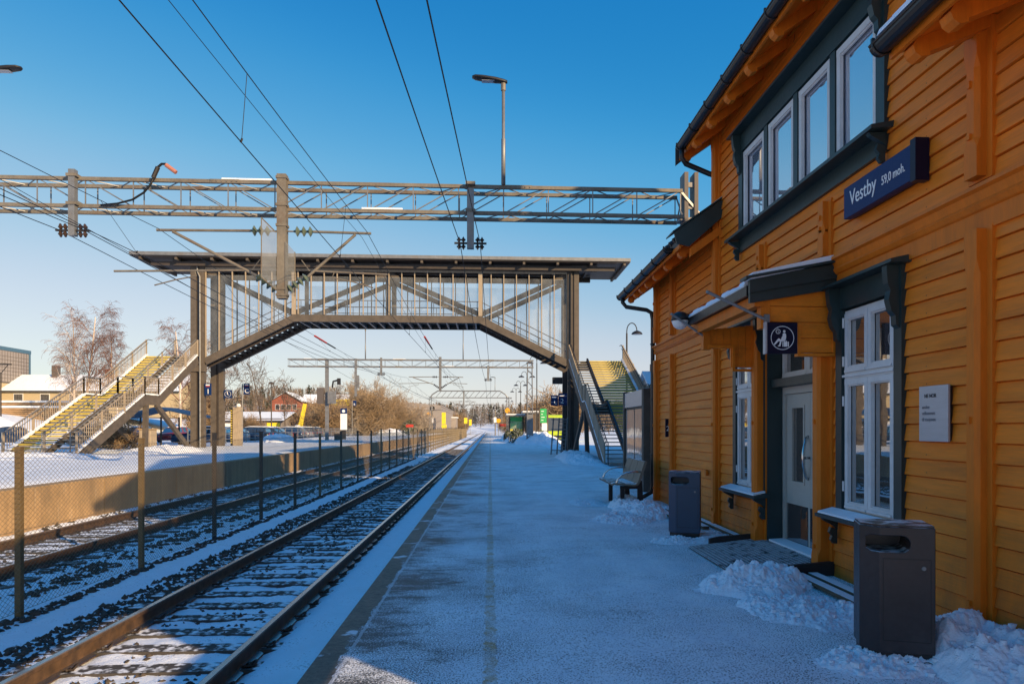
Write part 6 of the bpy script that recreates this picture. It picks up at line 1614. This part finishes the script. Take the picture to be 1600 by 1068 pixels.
# red houses on the slope
for (lab, x0, x1, y, z0, ze, zr, ax) in (('red house with snowy gable roof on the slope, left one', -58.5, -51, 198, 3, 8.9, 11.2, 'y'), ('longer red house with snowy roof, right one on the slope', -52.5, -40.5, 206, 3, 8.7, 11.0, 'x')):
    t, r = building('red_house', lab, 'house', x0, x1, y, y+9, z0, ze, zr, M['redwall'], M['rooftile'], ax)
    for k in range(4): x = x0+1.5+k*(x1-x0-3)/3; win_on(t, x-.5, x+.5, y, 6.5, 7.8)
# long grey warehouse with dark fascia
t = thing('warehouse', 'long grey warehouse with dark fascia band behind the golden bushes', 'building', (-24, 172, 0))
MB().box(-35, -21.9, 162, 190, 0, 5.95).build('wall', M['panelgrey'], t); MB().box(-21.88, -10.9, 162.5, 250, 0, 5.6).build('side_wall', M['panelgrey'], t)
MB().box(-35.1, -21.8, 161.8, 190, 5.95, 7.65).build('fascia', M['bandgrey'], t); MB().prism([(-21.78, 5.6), (-10.8, 5.6), (-10.8, 6.6), (-21.78, 7.6)], 'y', 162.3, 250).build('side_fascia', M['panelgrey'], t)
MB().box(-35.1, -21.8, 161.9, 190, 7.652, 7.8).build('roof_snow', M['snow'], t); MB().box(-25.0, -23.2, 161.7, 161.798, 6.1, 7.4).build('name_panel', M['signwhite'], t)
t = thing('container', 'grey shed beside the far tracks below the signals', 'shed', (-11, 205, 0)); MB().box(-15, -9.5, 205, 215, -.2, 4.4).build('wall', M['panelgrey'], t); MB().box(-15.2, -9.3, 204.8, 215.2, 4.4, 4.65).build('roof', M['snow'], t)
# two unseen buildings added behind the station to cast shade, and a small house
t, r = building('shade_house', 'unseen tall pale house added behind the station to cast shade', 'house', 9.4, 18.6, 16.05, 25.2, -.1, 10.7, 12.0, M['creamwall'], M['rooftile'], 'y', ov=.4)
for z in (1.2, 4.2, 7.2):
    for x in (11, 14, 17): win_on(t, x-.6, x+.6, 16.05, z, z+1.5)
t, r = building('shade_hall', 'unseen long hall added to shade the platform and wide staircase', 'building', 16.4, 19.8, 25.3, 55.5, -.1, 9.1, 9.5, M['panelgrey'], M['rooftile'], 'y', ov=.4)
MB().box(16.36, 16.396, 38, 41, .2, 3.4).build('door', M['bluetrim'], t)  # door of the added unseen hall
t = thing('small_white_house', 'little pale house glimpsed right of the wide staircase', 'house', (12.3, 48, 0))
MB().prism([(48,0),(48,4.1),(50.5,5.4),(53,4.1),(53,0)], 'x', 10.95, 14.5).build('wall', M['panelgrey'], t); MB().prism([(47.6,4.0),(50.5,5.6),(53.4,4.0),(53.4,3.85),(50.5,5.42),(47.6,3.85)], 'x', 10.7, 14.8).build('roof', M['snow'], t); MB().box(11.3, 11.7, 50.2, 50.7, 5.3, 6.1).build('chimney', M['redwall'], t); win_on(t, 11.3, 11.9, 48, 2.2, 3.3)

# ------------------------------------------------------------------ trees
def twigtree(name, lab, cat, loc, height, seed, mats, style, group=None, rot=0, spread=1., density=1., proto=None, rmin=.012):
    rnd = random.Random(seed)
    if proto is not None:
        c = dup(proto, loc=loc, label=lab, rz=rot, scale=height/proto['_h'] if False else None)
        return c
    t = thing(name, lab, cat, loc, group); o = Vector(loc)
    tr = MB(); cr = MB(); fi = MB()
    def branch(p, d, ln, r, depth):
        n = 4 if depth < 2 else 3
        pts = [p.copy()]; rs = [r]; q = p.copy(); dd = d.copy()
        for i in range(n):
            w = {0: .05, 1: .14, 2: .22}.get(depth, .3)
            dd = (dd + Vector((rnd.gauss(0, w), rnd.gauss(0, w), rnd.gauss(0, w*.6)))).normalized()
            if style == 'birch' and depth >= 2: dd = (dd + Vector((0,0,-.30*(i+1)/n*(depth-1)))).normalized()
            if style != 'birch' and depth >= 1: dd = (dd + Vector((0,0,.10))).normalized()
            q = q + dd*ln/n; pts.append(q.copy()); rs.append(max(rmin, r*(1-.72*(i+1)/n)))
        (tr if depth == 0 else (cr if depth < 3 else fi)).tube(pts, rs, 7 if depth == 0 else (4 if depth < 2 else 3), False)
        if depth >= 3: return
        k = {0: 17, 1: 9, 2: 8}[depth]; k = max(2, int(k*density))
        for j in range(k):
            u = (.30 if depth == 0 else .18) + (.70 if depth == 0 else .82)*(j+rnd.random())/k
            ii = min(n-1, int(u*n)); f = u*n-ii; pp = pts[ii].lerp(pts[ii+1], f)
            tdir = (pts[ii+1]-pts[ii]).normalized(); a = rnd.uniform(0, 2*PI)
            side = tdir.orthogonal().normalized(); side.rotate(Matrix.Rotation(a, 3, tdir))
            ang = {0: .75, 1: .7, 2: .75}[depth]*spread*rnd.uniform(.7, 1.25)
            nd = (tdir*math.cos(ang)+side*math.sin(ang)).normalized()
            nl = ln*{0: (.30 if style == 'birch' else .46)*(1.15-u*.62), 1: .5, 2: .55}[depth]*rnd.uniform(.7, 1.25)
            branch(pp, nd, nl, rs[ii]*.55 if depth else r*.42*(1.2-u), depth+1)
    r0 = height*.014
    if style == 'shrub':
        for j in range(16): 
            a = rnd.uniform(0, 2*PI); branch(o+Vector((rnd.uniform(-.6,.6)*spread, rnd.uniform(-.6,.6), 0)), Vector((math.cos(a)*.35*spread, math.sin(a)*.35, 1)).normalized(), height*rnd.uniform(.6,1.0), .035, 1)
        tr.tube([o, o+Vector((0,0,height*.5))], [.05,.02], 5)
    else: branch(o, Vector((rnd.uniform(-.05,.05), 0, 1)).normalized(), height, r0, 0)
    tk = tr.build('trunk', M[mats[0]], t, fixn=False)
    c = cr.build('crown', M[mats[1]], t, fixn=False); fi.build('twigs', M[mats[2]], c, fixn=False)
    freeze_kids(t); return t
B1 = twigtree('birch_tree', 'tall drooping birch, left one of the group behind the sunlit stairs', 'birch', (-47.5, 86, 1.2), 12.4, 1, ('birchbark','birchbark','twig_birch'), 'birch', 'birches behind the staircase', density=1.1, spread=.72, rmin=.010)
B2 = twigtree('birch_tree', 'drooping birch in the middle of the group behind the sunlit stairs', 'birch', (-45.4, 84, 1.2), 12.9, 2, ('birchbark','twig_birch','twig_birch'), 'birch', 'birches behind the staircase', density=1.1, spread=.72, rmin=.010)
twigtree('birch_tree', 'reddish birch, right one of the group behind the sunlit stairs', 'birch', (-42.6, 86, .6), 11.2, 3, ('birchbark','twig_birch','twig_birch'), 'birch', 'birches behind the staircase', density=1.15, spread=.72, rmin=.010)
c = dup(B2, loc=(-36.6, 88, .2), label='pale birch rising right behind the top of the sunlit stairs', rz=2.1)
c = dup(B1, loc=(-33.2, 92, .2), label='thin birch touching the left bridge column', rz=4.0)
c = dup(B1, loc=(-50.5, 90, 1.6), label='small drooping birch furthest left by the house roof', rz=1.0, scale=.72)
D1 = twigtree('bare_tree', 'dark spreading bare tree beside the C post', 'tree', (-27.6, 90, .2), 8.6, 11, ('bark','bark','twig_dark'), 'oak', 'bare trees in the car park', spread=1.15, density=.72, rmin=.016)
D2 = twigtree('bare_tree', 'smaller dark bare tree in front of the yellow workshop', 'tree', (-24.6, 89, .2), 5.9, 12, ('bark','bark','twig_dark'), 'oak', 'bare trees in the car park', spread=1.2, density=.7, rmin=.016)
c = dup(D1, loc=(-21.8, 98, .2), label='upright bare tree left of the second portal mast', rz=2.4, scale=.72)
c = dup(D1, loc=(-25.8, 71, .2), label='bare tree whose branches reach out right of the left bridge columns', rz=1.2, scale=.9)
c = dup(D2, loc=(-30.5, 76, .2), label='bare tree between the sunlit stairs and the left column', rz=.6, scale=1.05)
P1 = twigtree('slender_tree', 'slender bare tree beyond the big yellow sign', 'tree', (-25.0, 140, .2), 9.0, 21, ('birchbark','twig_frost','twig_frost'), 'oak', 'slender trees by the warehouse', spread=.7)
for (x, y, s, lab) in ((-22.0, 138, .95, 'slender bare tree left of the golden bushes'), (-18.4, 150, .8, 'slender bare tree over the warehouse roof'), (-28.4, 150, .9, 'slender bare tree left of the big yellow sign')):
    dup(P1, loc=(x, y, .2), label=lab, rz=x, scale=s)
S1 = twigtree('bush', 'largest golden bare bush before the warehouse', 'bush', (-18.2, 112, .2), 7.2, 31, ('bark','twig_gold','twig_gold'), 'shrub', 'bare bushes along the railing', spread=1.5, density=1.5, rmin=.02)
S2 = twigtree('bush', 'frosted pale bush right of the golden one', 'bush', (-14.6, 130, .2), 4.8, 32, ('bark','twig_frost','twig_frost'), 'shrub', 'bare bushes along the railing', spread=1.7, density=1.5, rmin=.02)
S3 = twigtree('bush', 'red brown bush near the second portal mast', 'bush', (-22.9, 104, .2), 4.6, 33, ('bark','twig_red','twig_gold'), 'shrub', 'bare bushes along the railing', spread=1.7, density=1.5, rmin=.02)
for (p, x, y, s, lab) in ((S1, -20.9, 118, .8, 'golden bush directly below the big yellow sign'), (S1, -22.3, 126, .75, 'golden bush left below the big yellow sign'), (S2, -19.6, 112, .8, 'low pale bush behind the B post'), (S2, -16.2, 136, 1.0, 'pale frosted bush beside the farthest platform sign'),
        (S3, -24.8, 112, 1.0, 'red brown bush behind the white pillar'), (S1, -17.0, 124, .85, 'second golden bush overlapping the largest one'), (S2, -13.0, 140, .8, 'frosted bush at the right end of the railing'), (S3, -34.5, 108, .6, 'brown bush before the workshop'),
        (S3, -31.5, 96, .62, 'brown bush right of the rear bridge column'), (S3, -36.5, 94, 1.1, 'brown bush under the birches'), (S2, -26.5, 118, .9, 'pale bush beside the yellow pylon'), (S3, -29.5, 122, 1.1, 'brown bush behind the yellow pylon'), (S3, -31.5, 138, 1.4, 'tall brown bush between workshop and red houses'), (S3, -27.5, 132, 1.2, 'brown bush left of the big yellow sign'), (S3, -23.2, 45, .42, 'low brown scrub under the sunlit staircase'), (S3, -20.6, 41.5, .40, 'low brown scrub beside the concrete cabinet'),
        (S3, 7.5, 120, 1.25, 'red brown bush behind the brown shelter'), (S3, 10.5, 112, 1.5, 'tall red brown bush behind the bus'), (S3, 14, 125, 1.4, 'red brown thicket right of the bus'), (S3, 5.4, 140, 1.0, 'red brown bush left of the green shelter'), (S3, 4.8, 165, .9, 'small red brown bush by the far masts'),
        (S3, -8.6, 230, 1.1, 'red brown bush left of the vanishing tracks'), (S3, -10.5, 215, 1.2, 'red brown bush beside the grey shed'), (S3, 4.5, 235, 1.0, 'red brown bush right of the vanishing tracks')):
    dup(p, loc=(x, y, .1), label=lab, rz=x*1.7, scale=s)
def leafbush(name, lab, x, y, w, h, n, mat, seed):
    rnd = random.Random(seed); mb = MB()
    for i in range(n):
        a = rnd.uniform(0, 2*PI); rr = math.sqrt(rnd.random()); z = h*rnd.random()**.8
        k = (1-(z/h)**2)**.5 if z < h else 0
        p = Vector((x+math.cos(a)*rr*w*max(.2, k), y+math.sin(a)*rr*w*.8*max(.2, k), z+.05)); s = rnd.uniform(.05, .13)
        u = Vector((rnd.gauss(0,1), rnd.gauss(0,1), rnd.gauss(0,1))).normalized(); v = u.orthogonal().normalized()
        mb.add([p-u*s, p+v*s*.5, p+u*s, p-v*s*.5], [(0,1,2,3)])
    o = mb.build(name, mat, fixn=False); tag(o, lab, 'bush', 'evergreen bushes by the shelter')
leafbush('evergreen_bush', 'dark evergreen bush in front of the green shelter, nearer one', 2.75, 76, .95, 1.45, 1400, M['evergreen'], 5)
leafbush('evergreen_bush', 'smaller evergreen bush left of the green shelter', 1.95, 83, .5, 1.2, 700, M['evergreen'], 6)
leafbush('evergreen_bush', 'snowy evergreen at the right end of the far railing', -13.6, 122, 1.6, 2.8, 1600, M['evergreen'], 7)

# far woods: reads as one mass of frosted trees
def forest(name, n, xr, yr, seed, lab, conif=.5, hmin=7, hmax=14):
    r = np.random.default_rng(seed); V = []; Cc = []
    for i in range(n):
        x = r.uniform(*xr); y = r.uniform(*yr)
        if abs(x+2) < 13 and y < 425: continue
        z0 = float(hill(np.array([[x]]), np.array([[y]]))[0,0]) if y > 335 else 0.
        h = r.uniform(hmin, hmax); con = r.random() < conif
        tone = (np.array([.040,.042,.028]) if con else np.array([.125,.078,.045]))*r.uniform(.7,1.3)
        if r.random() < .35: tone = tone*.6+np.array([.20,.185,.17])*.4
        k = 130
        t = r.random(k)**(.8 if con else .6)
        rad = (h*.20*(1-t)**.8 + .15) if con else h*.24*np.sqrt(np.clip(1-(2*t-1.15)**2/1.6, 0, 1))
        a = r.uniform(0, 6.283, k); q = r.random(k)**.5
        px = x+np.cos(a)*rad*q; py = y+np.sin(a)*rad*q; pz = z0+.6+t*h
        s = h*.055*r.uniform(.6,1.5,k)
        d = r.normal(0, 1, (k,3)); d /= np.linalg.norm(d, axis=1)[:,None]; e = np.cross(d, r.normal(0,1,(k,3))); e /= np.linalg.norm(e, axis=1)[:,None]
        if not con: d[:,2] = np.abs(d[:,2])*2.2; e *= .45
        P = np.stack([px,py,pz], -1)
        V.append(np.stack([P-d*s[:,None], P+e*s[:,None]*.6, P+d*s[:,None]], 1).reshape(-1,3))
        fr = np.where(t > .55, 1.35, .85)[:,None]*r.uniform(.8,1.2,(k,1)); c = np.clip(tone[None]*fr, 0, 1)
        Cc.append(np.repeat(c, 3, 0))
        w = .12
        V.append(np.array([[x-w,y,z0-.5],[x+w,y,z0-.5],[x,y,z0+h*.9]])); Cc.append(np.repeat(np.array([[.12,.09,.07]]), 3, 0))
    V = np.concatenate(V); Cc = np.concatenate(Cc); n3 = len(V)//3
    me = bpy.data.meshes.new(name); me.vertices.add(len(V)); me.vertices.foreach_set('co', V.ravel().astype(np.float32))
    me.loops.add(len(V)); me.loops.foreach_set('vertex_index', np.arange(len(V), dtype=np.int32))
    me.polygons.add(n3); me.polygons.foreach_set('loop_start', np.arange(0, len(V), 3, dtype=np.int32)); me.polygons.foreach_set('loop_total', np.full(n3, 3, dtype=np.int32))
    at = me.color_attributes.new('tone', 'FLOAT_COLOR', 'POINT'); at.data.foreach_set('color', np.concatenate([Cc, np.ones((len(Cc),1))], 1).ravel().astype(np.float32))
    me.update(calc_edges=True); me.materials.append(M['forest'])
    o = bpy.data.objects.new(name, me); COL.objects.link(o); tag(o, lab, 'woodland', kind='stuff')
forest('far_woodland', 2300, (-420, 260), (350, 560), 5, 'frosted mixed woodland on the low hills along the horizon', .5)
forest('near_thicket', 420, (-75, -9), (225, 330), 6, 'brown bare thicket between the warehouse and the far woods', .15, 5, 9)
forest('right_thicket', 260, (9, 110), (180, 330), 7, 'brown bare thicket right of the far tracks', .2, 4, 8)
forest('slope_thicket', 300, (-110, -30), (140, 215), 8, 'brown scrub around the red houses and the workshop', .12, 3, 6)

# ------------------------------------------------------------------ snow banks and heaps
def bank(lab, cx, cy, rx, ry, h, seed, z0=0., n=112, rz=0., rough=1., mat='snow', chunks=0):
    u = np.linspace(-1, 1, n); U, Vv = np.meshgrid(u, u)
    ca, sa = math.cos(rz), math.sin(rz)
    X = cx + U*rx*ca - Vv*ry*sa; Y = cy + U*rx*sa + Vv*ry*ca
    R = np.sqrt(U**2+Vv**2) + (fbm(U*1.7+seed, Vv*1.7, seed, 3)-.5)*.55
    hgt = np.clip(1-R**2, 0, 1)**.9
    k = min(rx, ry)
    det = (fbm(X*3/max(.5,k), Y*3/max(.5,k), seed+3, 4)-.45)*.9
    chk = (np.abs(vnoise(X*11, Y*11, seed+9)-.5) + np.abs(vnoise(X*23, Y*23, seed+10)-.5)*.6 - .3)
    mic = (np.abs(fbm(X*19+seed, Y*19, seed+21, 4, .65)-.5)*2-.22) + (fbm(X*55, Y*55, seed+22, 2)-.5)*.35
    Z = z0 - .03 + h*hgt*(1+det*rough) + (chk*.11*min(1, h*2.2) + mic*.045)*rough*hgt**.5
    Z = np.where(hgt <= .001, z0-.05, Z)
    vs = np.stack([X, Y, Z], -1).reshape(-1, 3); i = np.arange(n*n).reshape(n, n)
    q = np.stack([i[:-1,:-1], i[:-1,1:], i[1:,1:], i[1:,:-1]], -1).reshape(-1, 4)
    good = (vs[:,2] > z0-.049)[q].any(1); q = q[good]
    mb = MB(); mb.v = [tuple(p) for p in vs]; mb.f = [tuple(int(a) for a in f) for f in q]
    rnd = random.Random(seed)
    for c in range(chunks):           # loose frozen lumps
        a = rnd.uniform(0, 2*PI); rr = rnd.uniform(.3, 1.0); px = cx+math.cos(a)*rr*rx; py = cy+math.sin(a)*rr*ry
        iu = int((math.cos(a)*rr+1)/2*(n-1)); iv = int((math.sin(a)*rr+1)/2*(n-1)); zz = float(Z[iv, iu]); s = rnd.uniform(.008, .034)*rnd.uniform(.5, 1)
        pts = [(px+s*math.cos(b)*rnd.uniform(.7,1.2), py+s*math.sin(b)*rnd.uniform(.7,1.2), zz+s*e) for e in (-.3, .7) for b in [bb_+rnd.uniform(-.3,.3) for bb_ in (0, 1.26, 2.5, 3.77, 5.03)]]
        mb.add(pts, [(0,1,2,3,4), (9,8,7,6,5)] + [(k_, (k_+1)%5, (k_+1)%5+5, k_+5) for k_ in range(5)])
    o = mb.build('snow_bank', M[mat], fixn=False, smooth=True, org=(cx, cy, z0))
    fl = [i_ < len(q) for i_ in range(len(mb.f))]; o.data.polygons.foreach_set('use_smooth', fl); tag(o, lab, 'snow bank', 'heaps of cleared snow')
bank('lumpy snow bank in front of the door ramp', 2.62, 7.05, .62, .50, .26, 3, n=144, chunks=104)
bank('low trampled snow ridge between the ramp bank and the near bin', 2.75, 6.1, .62, .62, .13, 4, n=128, chunks=104, rough=1.3)
bank('snow packed round the foot of the near bin', 2.70, 4.80, .50, .40, .10, 5, n=128, chunks=80, rough=1.2)
bank('snow drift against the wall behind the near bin', 3.36, 4.55, .55, 1.0, .30, 6, n=144, chunks=120, mat='snow')
bank('snow strip at the near end of the wall', 3.35, 3.3, .5, .9, .13, 7, n=128, chunks=80)
bank('thin snow drift behind the blue-grey bin', 3.25, 10.3, .55, .8, .09, 8, n=96, chunks=40)
bank('small snow lump in front of the blue-grey bin', 2.62, 10.05, .38, .3, .10, 9, n=96, chunks=48)
bank('smooth snow heap in front of the bench', 2.80, 13.2, .55, .95, .27, 10, n=128, chunks=56, rough=.8)
bank('snow heaped about the bench legs', 2.78, 14.5, .42, .8, .24, 25, n=110, chunks=30)
bank('spilled snow in front of the bench heap', 2.3, 12.4, .65, .7, .13, 11, n=112, chunks=104, rough=1.2)
bank('low snow beside the bench end', 2.1, 15.3, .5, .8, .09, 15, n=96, chunks=48)
bank('snow along the wall foot between bench and far corner', 3.35, 13.6, .4, 1.6, .12, 12, n=96)
bank('broad snow bank at the foot of the bridge column', 4.3, 35.5, 1.1, 6.5, .42, 13, n=144)
bank('snow around the foot of the wide staircase', 4.2, 31.0, .9, 2.2, .25, 14, n=96, chunks=56)
bank('sunlit snow bank right of the platform before the green notice board', 4.9, 73, 2.5, 5.5, 1.0, 16, n=160, chunks=160, rough=1.3)
bank('long sunlit snow bank beside the shelters', 2.9, 84, 1.5, 9.0, .7, 17, n=128, rough=1.2)
bank('far snow bank beyond the evergreen bushes', 3.0, 100, 1.6, 14, .9, 18, n=96)
bank('snow heap beside the information pillar on the opposite platform', -17.6, 62, 1.3, 3.0, .62, 19, z0=.42, n=112)
bank('snow bank before the foot of the sunlit staircase', -17.6, 29.3, 3.4, 1.6, .22, 20, z0=.42, n=128)
bank('snow under the sunlit staircase beside the cabinet', -15.6, 35.5, 1.3, 3.2, .35, 21, z0=.42, n=96)
bank('long low snow bank along the back of the opposite platform', -18.4, 84, 1.2, 14, .2, 22, z0=.42, n=112)
bank('snow bank at the far end of the opposite platform', -16.5, 122, 3.0, 14, .9, 23, z0=.42, n=112)
bank('large ploughed snow heap left of the timber stacks', -57, 76, 12, 7, 4.2, 24, z0=.2, n=96, rough=.5)
